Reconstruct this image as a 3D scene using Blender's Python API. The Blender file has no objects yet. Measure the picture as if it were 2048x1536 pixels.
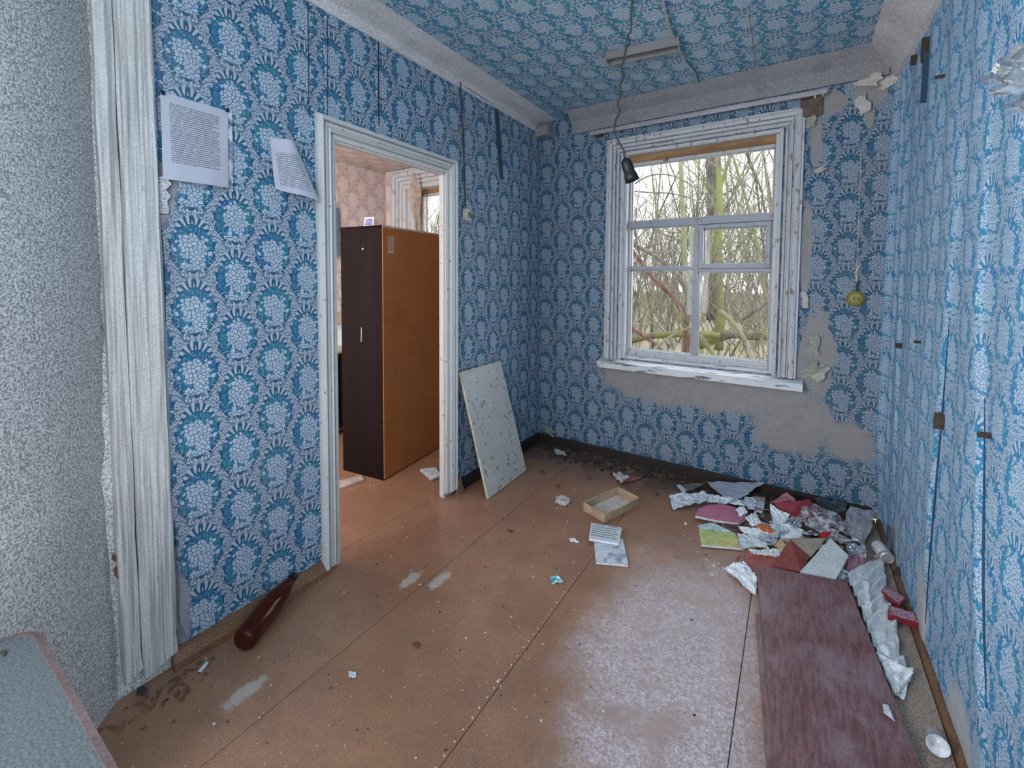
import bpy, math, random
from mathutils import Vector, Matrix, noise
random.seed(7)
SC = bpy.context.scene
COL = SC.collection
# ------------------------------------------------------------------ camera, sky, lights, exposure
CF, CCY = 873.31, 596.26
CP = Vector((1.789, -3.186, 1.373))
_y, _p, _r = .5743, .047, .0063
FWD = Vector((-math.sin(_y)*math.cos(_p), math.cos(_y)*math.cos(_p), -math.sin(_p)))
_rt = Vector((math.cos(_y), math.sin(_y), 0)); _up = _rt.cross(FWD)
RGT = _rt*math.cos(_r)+_up*math.sin(_r); UPV = -_rt*math.sin(_r)+_up*math.cos(_r)
cam_d = bpy.data.cameras.new('camera'); cam = bpy.data.objects.new('camera', cam_d); COL.objects.link(cam)
M = Matrix((RGT, UPV, -FWD)).transposed().to_4x4(); M.translation = CP; cam.matrix_world = M
cam_d.sensor_width = 36; cam_d.lens = CF*36/2048; cam_d.shift_y = (CCY-768)/2048; cam_d.clip_start = .02
SC.camera = cam
W = bpy.data.worlds.new('overcast_sky'); SC.world = W; W.use_nodes = True
bg = W.node_tree.nodes['Background']; bg.inputs[0].default_value = (.97, .98, 1, 1); bg.inputs[1].default_value = 3.6
SC.view_settings.view_transform = 'Standard'; SC.view_settings.look = 'None'
SC.view_settings.gamma = 1; SC.view_settings.use_curve_mapping = False
SC.view_settings.exposure = 0.22
SC.cycles.max_bounces = 8; SC.cycles.diffuse_bounces = 5; SC.cycles.transparent_max_bounces = 16
SC.cycles.caustics_reflective = False; SC.cycles.caustics_refractive = False
SC.cycles.use_denoising = True
SC.cycles.sample_clamp_indirect = 6
RWX = 2.236
def area(name, loc, direction, sx, sy, power, col=(1, 1, 1), portal=False):
    l = bpy.data.lights.new(name, 'AREA'); l.shape = 'RECTANGLE'; l.size = sx; l.size_y = sy; l.energy = power; l.color = col
    if portal: l.cycles.is_portal = True
    o = bpy.data.objects.new(name, l); COL.objects.link(o); o.location = loc
    o.rotation_euler = Vector(direction).to_track_quat('-Z', 'Y').to_euler(); return o
area('fill_left_rear', (.43, -4.25, 1.5), (1, .25, 0), 1.0, 1.4, 115, (.96, .98, 1))  # unseen fill lamp, added to brighten the right wall
area('fill_right_rear', (RWX-.04, -4.35, 1.5), (-1, .25, .05), 1.0, 1.4, 34, (1, .985, .96))  # unseen fill lamp, added to light the left wall and boards
area('fill_next_room', (-.10, -3.15, 1.5), (-1, .02, 0), .55, 1.3, 115, (1, .97, .94))  # unseen fill lamp, added to brighten the pink wall
area('portal_far', (1.2, .30, 1.52), (0, -1, 0), 1.1, 1.6, 1, portal=True)
area('portal_next', (-1.2, .30, 1.6), (0, -1, 0), 1.0, 1.5, 1, portal=True)

def ray(px, py): return FWD+RGT*((px-1024)/CF)-UPV*((py-CCY)/CF)
def on(px, py, ax, val):
    d = ray(px, py); i = 'xyz'.index(ax); return CP+d*((val-CP[i])/d[i])

# ------------------------------------------------------------------ shader helpers
class S:
    def __init__(s, nt, k): s.nt = nt; s.k = k
    def _m(s, op, *a, clamp=False):
        n = s.nt.nodes.new('ShaderNodeMath'); n.operation = op; n.use_clamp = clamp
        for i, x in enumerate((s,)+a):
            if isinstance(x, S): s.nt.links.new(x.k, n.inputs[i])
            else: n.inputs[i].default_value = x
        return S(s.nt, n.outputs[0])
    def __add__(s, o): return s._m('ADD', o)
    __radd__ = __add__
    def __sub__(s, o): return s._m('SUBTRACT', o)
    def __rsub__(s, o): return (s*-1)+o
    def __mul__(s, o): return s._m('MULTIPLY', o)
    __rmul__ = __mul__
    def __truediv__(s, o): return s._m('DIVIDE', o)
    def lt(s, o): return s._m('LESS_THAN', o)
    def gt(s, o): return s._m('GREATER_THAN', o)
    def abs(s): return s._m('ABSOLUTE')
    def fr(s): return s._m('FRACT')
    def sin(s): return s._m('SINE')
    def mn(s, o): return s._m('MINIMUM', o)
    def mx(s, o): return s._m('MAXIMUM', o)
    def pw(s, o): return s._m('POWER', o)
    def at2(s, o): return s._m('ARCTAN2', o)
    def cl(s): return s._m('ADD', 0.0, clamp=True)
def ss(x, a, b):
    n = x.nt.nodes.new('ShaderNodeMapRange'); n.interpolation_type = 'SMOOTHSTEP'
    x.nt.links.new(x.k, n.inputs[0]); n.inputs[1].default_value = a; n.inputs[2].default_value = b
    return S(x.nt, n.outputs[0])
def hyp(x, y): return (x*x+y*y)._m('SQRT')
def comb(nt, x, y, z=0.0):
    n = nt.nodes.new('ShaderNodeCombineXYZ')
    for i, v in enumerate((x, y, z)):
        if isinstance(v, S): nt.links.new(v.k, n.inputs[i])
        else: n.inputs[i].default_value = v
    return S(nt, n.outputs[0])
def mix(nt, f, a, b):
    n = nt.nodes.new('ShaderNodeMix'); n.data_type = 'RGBA'
    for i, v in ((0, f), (6, a), (7, b)):
        if isinstance(v, S): nt.links.new(v.k, n.inputs[i])
        elif i == 0: n.inputs[0].default_value = v
        else: n.inputs[i].default_value = (*v, 1)
    return S(nt, n.outputs[2])
def coords(nt, kind='Object'):
    n = nt.nodes.new('ShaderNodeTexCoord'); return S(nt, n.outputs[kind])
def sep(v):
    n = v.nt.nodes.new('ShaderNodeSeparateXYZ'); v.nt.links.new(v.k, n.inputs[0]); return [S(v.nt, n.outputs[i]) for i in range(3)]
def nz(v, scale, detail=3.0, rough=.55, dist=0.0, col=False):
    n = v.nt.nodes.new('ShaderNodeTexNoise'); v.nt.links.new(v.k, n.inputs['Vector'])
    n.inputs['Scale'].default_value = scale; n.inputs['Detail'].default_value = detail
    n.inputs['Roughness'].default_value = rough; n.inputs['Distortion'].default_value = dist
    return S(v.nt, n.outputs[1 if col else 0])
def vor(v, scale, feat='F1', dim='2D'):
    n = v.nt.nodes.new('ShaderNodeTexVoronoi'); n.voronoi_dimensions = dim; n.feature = feat
    v.nt.links.new(v.k, n.inputs['Vector']); n.inputs['Scale'].default_value = scale; return n
def mapv(v, sc=(1, 1, 1), loc=(0, 0, 0)):
    n = v.nt.nodes.new('ShaderNodeMapping'); v.nt.links.new(v.k, n.inputs[0]); n.inputs['Scale'].default_value = sc
    n.inputs['Location'].default_value = loc; return S(v.nt, n.outputs[0])
def new_mat(name):
    m = bpy.data.materials.new(name); m.use_nodes = True; nt = m.node_tree
    b = nt.nodes['Principled BSDF']; return m, nt, b
def setc(nt, b, inp, v):
    if isinstance(v, S): nt.links.new(v.k, b.inputs[inp])
    elif isinstance(v, tuple): b.inputs[inp].default_value = (*v, 1)
    else: b.inputs[inp].default_value = v
def bump(nt, b, h, strength=.3, dist=.002):
    n = nt.nodes.new('ShaderNodeBump'); n.inputs['Strength'].default_value = strength; n.inputs['Distance'].default_value = dist
    nt.links.new(h.k, n.inputs['Height']); nt.links.new(n.outputs[0], b.inputs['Normal'])

def plain(name, col, rough=.6, var=.25, scale=8, grain=.25, gscale=220, bstr=.25, col2=None, thr=None, metal=0, alpha=None, stretch=(1, 1, 1)):
    m, nt, b = new_mat(name); v = mapv(coords(nt), stretch)
    n1 = nz(v, scale, 4); n2 = nz(v, gscale, 2)
    dark = tuple(c*(1-var) for c in col); lite = tuple(min(1, c*(1+var)) for c in col)
    c = mix(nt, ss(n1, .3, .7), dark, lite)
    if col2: c = mix(nt, ss(nz(v, (thr or (3, .55, .6))[0], 5, .6), (thr or (3, .55, .6))[1], (thr or (3, .55, .6))[2]), c, col2)
    c = mix(nt, ss(n2, .32, .68), mix(nt, grain, c, (0, 0, 0)), mix(nt, grain*1.1, c, tuple(min(1, x*1.7+.004) for x in col)))
    setc(nt, b, 'Base Color', c); setc(nt, b, 'Roughness', rough); setc(nt, b, 'Metallic', metal)
    bump(nt, b, n1*.6+n2*.4, bstr, .003)
    if alpha is not None: setc(nt, b, 'Alpha', alpha)
    return m

def wallpaper(name, P=.282, Q=.222, off=(0, 0), lite=(.60, .64, .72), blue=(.008, .125, .27), teal=(.013, .17, .26), dark=(.018, .065, .13), stains=(), plast=(.36, .34, .34), dirt=.5, k=1.0):
    m, nt, b = new_mat(name); uv = coords(nt, 'UV'); u, v, _ = sep(uv)
    wob = nz(uv, 3.0, 1); u0, v0 = u, v
    u = u+(-off[0]); v = v+(-off[1])+(wob-.5)*.006
    ax_ = ((u/P).fr()-.5)*P; ay_ = ((v/Q).fr()-.5)*Q
    bx_ = ((u/P+.5).fr()-.5)*P; by_ = ((v/Q+.5).fr()-.5)*Q
    A, B = .069, .083
    eA = hyp(ax_/A, ay_/B); eB = hyp(bx_/A, by_/B); sel = eA.lt(eB)
    qx = (ax_*sel+bx_*(1-sel)).abs(); qy = ay_*sel+by_*(1-sel); e = eA.mn(eB)
    sx = ax_*sel+bx_*(1-sel)
    q0 = comb(nt, qx, qy); qs = comb(nt, sx+sel*.5, qy)
    wv = sep(nz(q0, 38, 1, col=True)); ws_ = sep(nz(qs, 38, 1, col=True))
    q = comb(nt, qx+(wv[0]-.5)*.014, qy+(wv[1]-.5)*.014)
    qb = comb(nt, sx+sel*.5+(ws_[0]-.5)*.012, qy+(ws_[1]-.5)*.012)
    # bouquet of petals, irregular outline
    d = vor(qb, 76*k, 'DISTANCE_TO_EDGE'); f = vor(qb, 76*k, 'F1')
    p1 = ss(S(nt, d.outputs['Distance']), .05, .15); ps = sep(S(nt, f.outputs['Position'])); px_ = ps[0]-sel*.5
    e1 = hyp(px_/A, ps[1]/B); r1 = sep(S(nt, f.outputs['Color']))[0]
    p1 = p1*(ss((S(nt, f.outputs['Distance'])-.26).abs(), .01, .06)*.4+.6)
    inb = (e1+(r1-.5)*.40).lt(.66).mx(r1.gt(.90)*e1.lt(1.0)).mx(e1.lt(1.1)*ps[1].lt(-.060))
    # filigree between medallions, mirror symmetric
    d = vor(q, 112*k, 'DISTANCE_TO_EDGE'); f = vor(q, 112*k, 'F1')
    p2 = ss(S(nt, d.outputs['Distance']), .05, .15); ps2 = sep(S(nt, f.outputs['Position'])); e2 = hyp(ps2[0]/A, ps2[1]/B)
    r2 = sep(S(nt, f.outputs['Color']))[0]
    p2 = p2*(ss((S(nt, f.outputs['Distance'])-.24).abs(), .01, .07)*.45+.55)*(1-r2.gt(.86)*.7)
    out = (e2+(r2-.5)*.22).gt(1.0)
    rad = hyp(qx, qy-.062); ang = qx.at2(qy-.062)
    fan = ss((ang*13.0+rad*90.0).sin()+(wv[2]-.5)*1.2, -.5, .1)
    fanm = e.gt(1.0)*qy.gt(.066)*rad.lt(.050)
    gar = (1-ss((eA-eB).abs(), .06, .24))*e.gt(1.05)
    leaf = ss(((qy+qx*.8)*520.0+wv[0]*5.0).sin(), -.6, .0)
    o3 = p2*(1-fanm)+fan*fanm*.85; o3 = o3*(1-gar*.8)+leaf*gar*.8
    inner = ss(e+(wv[1]-.5)*.25, .93, 1.0)
    L = (p1*inb*(1-inner)*1.05+(p2*out*(1-gar*.8)*(1-fanm)+o3*(gar*.8).mx(fanm))*inner).cl()
    bl = mix(nt, ss(nz(uv, 9, 2), .35, .65), blue, teal)
    ringfleck = ss(nz(qb, 130, 2), .50, .60)*.30
    ground = mix(nt, ringfleck*(1-inner), bl, lite)
    ground = mix(nt, inner*.62, ground, dark)
    c = mix(nt, L*.88, ground, lite)
    n1 = nz(uv, 1.6, 5, .6)
    c = mix(nt, ss(n1, .45, .8)*dirt*.5, c, (.30, .29, .28))
    gr = nz(uv, 300, 2)
    c = mix(nt, ss(gr, .35, .62)*.34, c, (.015, .035, .055))
    hgt = gr
    if stains:
        acc = None; jit = nz(uv, 7, 5, .65)
        for (cx, cy, rx, ry, st) in stains:
            d = hyp((u0-cx)/rx, (v0-cy)/ry)+(jit-.5)*1.1
            k_ = (1-ss(d, .78, .78+st))
            acc = k_ if acc is None else acc.mx(k_)
        pc = mix(nt, nz(uv, 14, 5, .7), tuple(x*.62 for x in plast), tuple(min(1, x*1.3) for x in plast))
        pc = mix(nt, ss(gr, .3, .7)*.35, pc, (.05, .05, .05))
        c = mix(nt, acc*.93, c, pc)
    setc(nt, b, 'Base Color', c); setc(nt, b, 'Roughness', .62)
    b.inputs['Specular IOR Level'].default_value = .2
    bump(nt, b, nz(uv, 22, 4)*.8+gr*.25, .22, .004)
    return m

# ------------------------------------------------------------------ mesh helpers
def mesh(name, vs, fs, mat, parent=None, smooth=False, uvs=None, label=None, cat=None, group=None, kind=None, origin=None):
    vs = [Vector(v) for v in vs]
    if parent is not None:
        w = Vector((0, 0, 0)); p = parent
        while p is not None: w = w+p.location; p = p.parent
        org = w; loc = Vector((0, 0, 0))
        c = Vector((0, 0, 0))
    else:
        if origin is None:
            mnz = min(v.z for v in vs); c = sum(vs, Vector())/len(vs); origin = Vector((c.x, c.y, mnz))
        org = Vector(origin); loc = org
    me = bpy.data.meshes.new(name); me.from_pydata([tuple(v-org) for v in vs], [], fs); me.update()
    if uvs is not None:
        ul = me.uv_layers.new(name='UVMap')
        for lp in me.loops: ul.data[lp.index].uv = uvs[lp.vertex_index]
    if mat is not None:
        for mm in (mat if isinstance(mat, (list, tuple)) else [mat]): me.materials.append(mm)
    if smooth:
        for f in me.polygons: f.use_smooth = True
    o = bpy.data.objects.new(name, me); COL.objects.link(o); o.location = loc
    if parent is not None: o.parent = parent
    tag(o, label, cat, group, kind); return o
def tag(o, label=None, cat=None, group=None, kind=None):
    if label: o['label'] = label
    if cat: o['category'] = cat
    if group: o['group'] = group
    if kind: o['kind'] = kind
    return o
def empty(name, loc, label=None, cat=None, group=None, kind=None):
    o = bpy.data.objects.new(name, None); COL.objects.link(o); o.location = loc; o.empty_display_size = .05
    return tag(o, label, cat, group, kind)
def structure(name, *a, **k): return mesh(name, *a, kind='structure', **k)
class G:   # geometry collector
    def __init__(s): s.v = []; s.f = []
    def add(s, vs, fs):
        n = len(s.v); s.v += [Vector(x) for x in vs]; s.f += [tuple(i+n for i in f) for f in fs]; return s
    def box(s, lo, hi, rot=None, ch=0.0):
        x0, y0, z0 = lo; x1, y1, z1 = hi
        if ch <= 0:
            vs = [(x, y, z) for z in (z0, z1) for y in (y0, y1) for x in (x0, x1)]
            fs = [(0, 2, 3, 1), (4, 5, 7, 6), (0, 1, 5, 4), (2, 6, 7, 3), (0, 4, 6, 2), (1, 3, 7, 5)]
        else:
            import bmesh
            bm = bmesh.new(); bmesh.ops.create_cube(bm, size=1)
            for q in bm.verts: q.co = Vector(((x0+x1)/2+q.co.x*(x1-x0), (y0+y1)/2+q.co.y*(y1-y0), (z0+z1)/2+q.co.z*(z1-z0)))
            bmesh.ops.bevel(bm, geom=list(bm.edges), offset=ch, segments=2, affect='EDGES', profile=.6)
            bm.verts.index_update(); vs = [q.co.copy() for q in bm.verts]; fs = [tuple(q.index for q in f.verts) for f in bm.faces]; bm.free()
        if rot is not None: vs = [rot @ Vector(q) for q in vs]
        return s.add(vs, fs)
    def prism(s, pts, d):   # closed polygon pts (3D) extruded by vector d
        n = len(pts); d = Vector(d); a = [Vector(p) for p in pts]; b = [p+d for p in a]
        return s.add(a+b, [tuple(range(n))[::-1], tuple(range(n, 2*n))]+[(i, (i+1) % n, n+(i+1) % n, n+i) for i in range(n)])
    def tube(s, pts, r, n=6, cap=True):
        pts = [Vector(p) for p in pts]; rr = r if isinstance(r, (list, tuple)) else [r]*len(pts)
        t0 = (pts[1]-pts[0]).normalized(); a = t0.orthogonal().normalized(); vs = []
        for i, p in enumerate(pts):
            t = (pts[min(i+1, len(pts)-1)]-pts[max(i-1, 0)]).normalized()
            a = (a-t*a.dot(t)); a = a.normalized() if a.length > 1e-6 else t.orthogonal().normalized(); b = t.cross(a)
            vs += [p+(a*math.cos(6.28318*k/n)+b*math.sin(6.28318*k/n))*rr[i] for k in range(n)]
        fs = [(i*n+k, i*n+(k+1) % n, (i+1)*n+(k+1) % n, (i+1)*n+k) for i in range(len(pts)-1) for k in range(n)]
        if cap: fs += [tuple(range(n))[::-1], tuple(range((len(pts)-1)*n, len(pts)*n))]
        return s.add(vs, fs)
    def lathe(s, prof, M4, n=24):
        vs = []
        for (r, z) in prof: vs += [M4 @ Vector((r*math.cos(6.28318*k/n), r*math.sin(6.28318*k/n), z)) for k in range(n)]
        fs = [(i*n+k, i*n+(k+1) % n, (i+1)*n+(k+1) % n, (i+1)*n+k) for i in range(len(prof)-1) for k in range(n)]
        return s.add(vs, fs+[tuple(range(n))[::-1], tuple(range((len(prof)-1)*n, len(prof)*n))])
    def build(s, name, mat, parent=None, **k): return mesh(name, s.v, s.f, mat, parent, **k)
def grid(nu, nv, fn):
    vs = [fn(i/nu, j/nv) for j in range(nv+1) for i in range(nu+1)]
    fs = [(j*(nu+1)+i, j*(nu+1)+i+1, (j+1)*(nu+1)+i+1, (j+1)*(nu+1)+i) for j in range(nv) for i in range(nu)]
    return vs, fs
def quadwall(ax, val, u0, u1, z0, z1, nu=2, nv=2, holes=(), disp=None):
    """wall plane grid with UV in metres; holes = rectangles left out"""
    us = sorted(set([u0, u1]+[h[0] for h in holes]+[h[1] for h in holes]+[u0+(u1-u0)*i/nu for i in range(nu+1)]))
    zs = sorted(set([z0, z1]+[h[2] for h in holes]+[h[3] for h in holes]+[z0+(z1-z0)*i/nv for i in range(nv+1)]))
    vs, uv, fs = [], [], []
    for z in zs:
        for u in us:
            d = disp(u, z) if disp else 0
            vs.append((val+d, u, z) if ax == 'x' else ((u, val+d, z) if ax == 'y' else (u, z, val+d))); uv.append((u, z))
    n = len(us)
    for j in range(len(zs)-1):
        for i in range(n-1):
            um = (us[i]+us[i+1])/2; zm = (zs[j]+zs[j+1])/2
            if any(h[0] < um < h[1] and h[2] < zm < h[3] for h in holes): continue
            fs.append((j*n+i, j*n+i+1, (j+1)*n+i+1, (j+1)*n+i))
    return vs, fs, uv

# ------------------------------------------------------------------ materials
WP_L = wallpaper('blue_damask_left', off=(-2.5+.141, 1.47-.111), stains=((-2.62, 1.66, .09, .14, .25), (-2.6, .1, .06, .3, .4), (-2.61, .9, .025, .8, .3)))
WP_F = wallpaper('blue_damask_far', off=(1.33, .12), dirt=.7, blue=(.010, .095, .20), teal=(.014, .13, .19), lite=(.43, .47, .55),  # dimmer light on the far wall is put into these darker colours
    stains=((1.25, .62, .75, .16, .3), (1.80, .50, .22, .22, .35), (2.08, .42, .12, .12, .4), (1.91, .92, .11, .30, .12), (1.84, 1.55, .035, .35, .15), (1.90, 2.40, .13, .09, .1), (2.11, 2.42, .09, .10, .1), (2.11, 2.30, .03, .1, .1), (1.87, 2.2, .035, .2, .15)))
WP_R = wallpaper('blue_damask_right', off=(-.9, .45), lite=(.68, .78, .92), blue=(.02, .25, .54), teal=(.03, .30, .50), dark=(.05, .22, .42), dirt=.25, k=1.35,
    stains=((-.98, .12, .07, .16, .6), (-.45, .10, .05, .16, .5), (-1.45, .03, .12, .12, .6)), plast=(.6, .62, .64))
WP_C = wallpaper('blue_damask_ceiling', P=.25, Q=.20, off=(.05, .1), lite=(.82, .87, .92), blue=(.03, .26, .48), teal=(.03, .32, .46), dark=(.07, .2, .32), dirt=.3, k=1.2)
WP_P = wallpaper('pink_damask', P=.22, Q=.26, off=(.03, .05), lite=(.80, .68, .66), blue=(.62, .49, .46), teal=(.66, .52, .46), dark=(.30, .19, .18), dirt=.4, k=.7)
PLASTER = plain('plaster_white', (.50, .50, .49), .8, .10, 1.2, .55, 190, .8, (.38, .39, .38), (1.5, .5, .75))
def painted_wood():
    m, nt, b = new_mat('painted_wood'); o = coords(nt); g1 = nz(mapv(o, (60, 60, 1.2)), 2.0, 4); g2 = nz(o, 260, 2); big = nz(o, 4, 4)
    c = mix(nt, ss(g1, .33, .62), (.30, .30, .29), (.66, .66, .64)); c = mix(nt, ss(big, .45, .75)*.5, c, (.45, .43, .38))
    c = mix(nt, ss(g2, .3, .7)*.35, c, (.08, .08, .08)); c = mix(nt, ss(nz(mapv(o, (9, 9, 3)), 3, 5, .7), .66, .70)*.7, c, (.22, .19, .15))
    setc(nt, b, 'Base Color', c); setc(nt, b, 'Roughness', .55); bump(nt, b, g1*.7+g2*.3, .5, .003); return m
POST = painted_wood()
def trim_mat(name, base, worn, grain=(20, 20, 20), amt=.62):
    m, nt, b = new_mat(name); o = coords(nt); n = nz(mapv(o, grain), 1.6, 5, .65); g2 = nz(o, 240, 2)
    c = mix(nt, nz(o, 5, 3), tuple(x*.8 for x in base), base); c = mix(nt, ss(n, amt, amt+.06), c, worn)
    c = mix(nt, ss(g2, .3, .7)*.22, c, (.05, .05, .05))
    setc(nt, b, 'Base Color', c); setc(nt, b, 'Roughness', .4); bump(nt, b, n*.6+g2*.3, .35, .003); return m
TRIM = trim_mat('white_trim_paint', (.68, .69, .68), (.22, .20, .17))
TRIMW = trim_mat('window_paint', (.60, .62, .66), (.20, .18, .16), (30, 30, 8), .58)
SASH = trim_mat('sash_paint', (.36, .38, .44), (.20, .18, .17), (30, 30, 12), .6)
SILL = trim_mat('sill_paint', (.78, .82, .86), (.16, .14, .14), (5, 40, 30), .54)
RAW = plain('raw_wood', (.32, .18, .08), .7, .4, 5, .3, 200, .4, stretch=(1, 8, 8))
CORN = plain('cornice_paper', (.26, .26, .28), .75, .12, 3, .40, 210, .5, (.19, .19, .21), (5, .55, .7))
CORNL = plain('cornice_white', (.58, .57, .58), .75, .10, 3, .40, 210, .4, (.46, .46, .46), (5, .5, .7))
def floor_mat():
    m, nt, b = new_mat('brown_painted_floor'); o = coords(nt); x, y, z = sep(o)
    big = nz(o, 1.7, 4); med = nz(o, 9, 5, .65); fine = nz(o, 230, 2)
    c = mix(nt, ss(big, .3, .7), (.31, .160, .095), (.43, .235, .145)); c = mix(nt, ss(med, .35, .8)*.45, c, (.20, .12, .085))
    c = mix(nt, ss(fine, .3, .7)*.38, c, (.04, .02, .015))
    c = mix(nt, ss(nz(mapv(o, (1, .55, 1)), 1.3, 3), .52, .7)*.35, c, (.26, .13, .05))
    # pale window reflection painted in, broken by scuffed dust, towards right hand boards
    reg = 1-ss(hyp((x-1.47)/.36, (y+1.60)/.80)+(nz(o, 4, 4, .6)-.5)*.9, .45, 1.15)
    scr = ss(nz(o, 85, 8, .85, .8), .44, .60)*ss(nz(o, 5, 3, .6), .30, .52)
    c = mix(nt, reg*(scr*.85+.25), c, (.68, .62, .68))
    for (sx_, sy_) in ((820, 1160), (490, 1385), (880, 1160)):
        q_ = on(sx_, sy_, 'z', 0); dd = hyp((x+(-q_.x))/.035, (y+(-q_.y))/.085)+(nz(o, 40, 4)-.5)*1.3
        c = mix(nt, (1-ss(dd, .5, 1.0))*.45, c, (.60, .62, .58))
    sc = ss(nz(mapv(o, (40, 2, 1)), 2, 4, .7), .66, .72)*.3
    c = mix(nt, sc, c, (.5, .45, .42))
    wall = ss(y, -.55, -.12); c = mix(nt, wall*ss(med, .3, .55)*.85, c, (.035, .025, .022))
    sp = 1-ss(S(nt, vor(o, 26, 'F1', '3D').outputs[0]), .05, .09); c = mix(nt, sp*.6, c, (.6, .56, .52))
    setc(nt, b, 'Base Color', c); setc(nt, b, 'Roughness', (med*.25+.22+reg*scr*.30).cl()); bump(nt, b, med*.5+fine*.2+scr*reg*.3, .28, .004); return m
FLOOR = floor_mat()
TAN = plain('tan_board', (.33, .26, .21), .75, .18, 3, .4, 200, .5, (.20, .14, .10), (6, .62, .72))
BROWN = plain('brown_skirting', (.17, .085, .045), .6, .3, 6, .4, 200, .5, (.30, .15, .05), (5, .58, .66))
DARK = plain('dark_gap', (.02, .017, .018), .9, .3)
def nospec(m, v=.1): m.node_tree.nodes['Principled BSDF'].inputs['Specular IOR Level'].default_value = v; return m
FIBRE = plain('fibreboard', (.30, .112, .030), .55, .14, 2.2, .45, 240, .4, (.20, .07, .02), (3, .5, .72))
VENEER = plain('dark_veneer', (.008, .004, .005), .5, .3, 4, .3, 200, .2, stretch=(3, 3, .4)); nospec(VENEER)
EDGE = plain('pale_edge', (.45, .40, .36), .6)
LAMI = plain('speckled_laminate', (.46, .48, .45), .5, .08, 3, .25, 220, .25, (.12, .12, .11), (30, .60, .63))
def mahog():
    m, nt, b = new_mat('mahogany_laminate'); o = coords(nt); g = nz(mapv(o, (60, 9, 1)), 1.5, 5, .6, .6); f = nz(o, 240, 2)
    c = mix(nt, ss(g, .35, .65), (.15, .060, .066), (.27, .135, .14)); c = mix(nt, ss(nz(o, 5, 5, .7), .40, .7)*.45, c, (.42, .34, .38))
    c = mix(nt, ss(f, .3, .7)*.35, c, (.03, .01, .01)); setc(nt, b, 'Base Color', c); setc(nt, b, 'Roughness', .33); bump(nt, b, g*.5+f*.3, .3, .003); return m
MAHOG = mahog()
GREY = plain('grey_table_paint', (.055, .068, .076), .8, .1, 3, .35, 260, .3, (.045, .055, .062), (6, .55, .7))
MAROON = plain('maroon_edge', (.075, .050, .052), .6)
METAL = plain('aluminium', (.42, .41, .45), .42, .15, 6, .2, 200, .2, metal=.35)
LAMPM = plain('lamp_grey', (.20, .20, .21), .5, .15, 6, .25, 200, .2)
BLACK = nospec(plain('black_plastic', (.007, .008, .010), .4, .2), .3)
CORD = plain('dark_cord', (.030, .022, .018), .6, .3, 60)
WIRE = plain('painted_wire', (.50, .49, .48), .6, .2, 30)
SWITCH = plain('old_switch', (.50, .48, .40), .5, .2, 20, .4)
YEL = plain('yellow_plastic', (.27, .23, .05), .45, .2, 40, .3)
CARD = plain('cardboard_tan', (.42, .31, .20), .7, .2, 12, .3, 200, .3)
WHITEP = plain('white_paper', (.80, .84, .88), .7, .10, 14, .15, 200, .5, (.50, .55, .62), (28, .58, .64))
BLUEP = plain('bluish_paper', (.58, .66, .75), .6, .25, 30, .3, 120, .6, (.13, .18, .24), (45, .56, .62))
PINK = plain('pink_card', (.50, .17, .27), .6, .15, 14, .3)
RED = plain('red_card', (.33, .045, .060), .6, .25, 14, .3)
CORAL = plain('coral_card', (.40, .115, .10), .65, .2, 14, .35)
BROWNRED = plain('brown_red_card', (.24, .055, .045), .65, .2, 14, .35)
ORANGE = plain('orange_foil', (.55, .13, .03), .4, .5, 60)
GREYB = plain('grey_felt', (.44, .45, .48), .85, .15, 9, .55, 220, .6)
SOOT = plain('dirt_dark', (.045, .033, .028), .9, .5, 30, .4)
FLAKE = plain('paint_flake', (.60, .58, .55), .7, .2, 30)
LEAFD = plain('dry_scrap', (.10, .06, .045), .8, .4, 30)
TEALW = plain('teal_wrapper', (.12, .42, .50), .4, .4, 60, .2, 120, .5, (.7, .8, .8), (60, .5, .6))
FABRIC = plain('white_crepe', (.74, .79, .82), .8, .08, 12, .3, 160, .4)
STRIPE = plain('blue_striped_paper', (.60, .66, .72), .6, .1, 9, .3, 120, .4, (.05, .10, .20), (40, .52, .56), stretch=(1, 3, 1))
MAG = plain('magazine_cover', (.52, .58, .20), .45, .25, 20, .25, 150, .3, (.65, .35, .22), (13, .57, .62))
PRINTB = plain('printed_booklet', (.58, .66, .72), .5, .15, 12, .2, 150, .3, (.22, .30, .42), (22, .52, .60))
CIGR = plain('red_packet', (.20, .015, .028), .35, .3, 30)
CIGW = plain('packet_face', (.42, .28, .33), .45, .3, 60, .3, 150, .3, (.18, .03, .06), (50, .5, .6))
POLY = plain('speckled_slab', (.58, .64, .66), .6, .08, 10, .25, 200, .35, (.20, .24, .24), (55, .64, .67))
BLUEC = plain('blue_plastic', (.02, .25, .55), .4, .3, 12)
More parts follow.
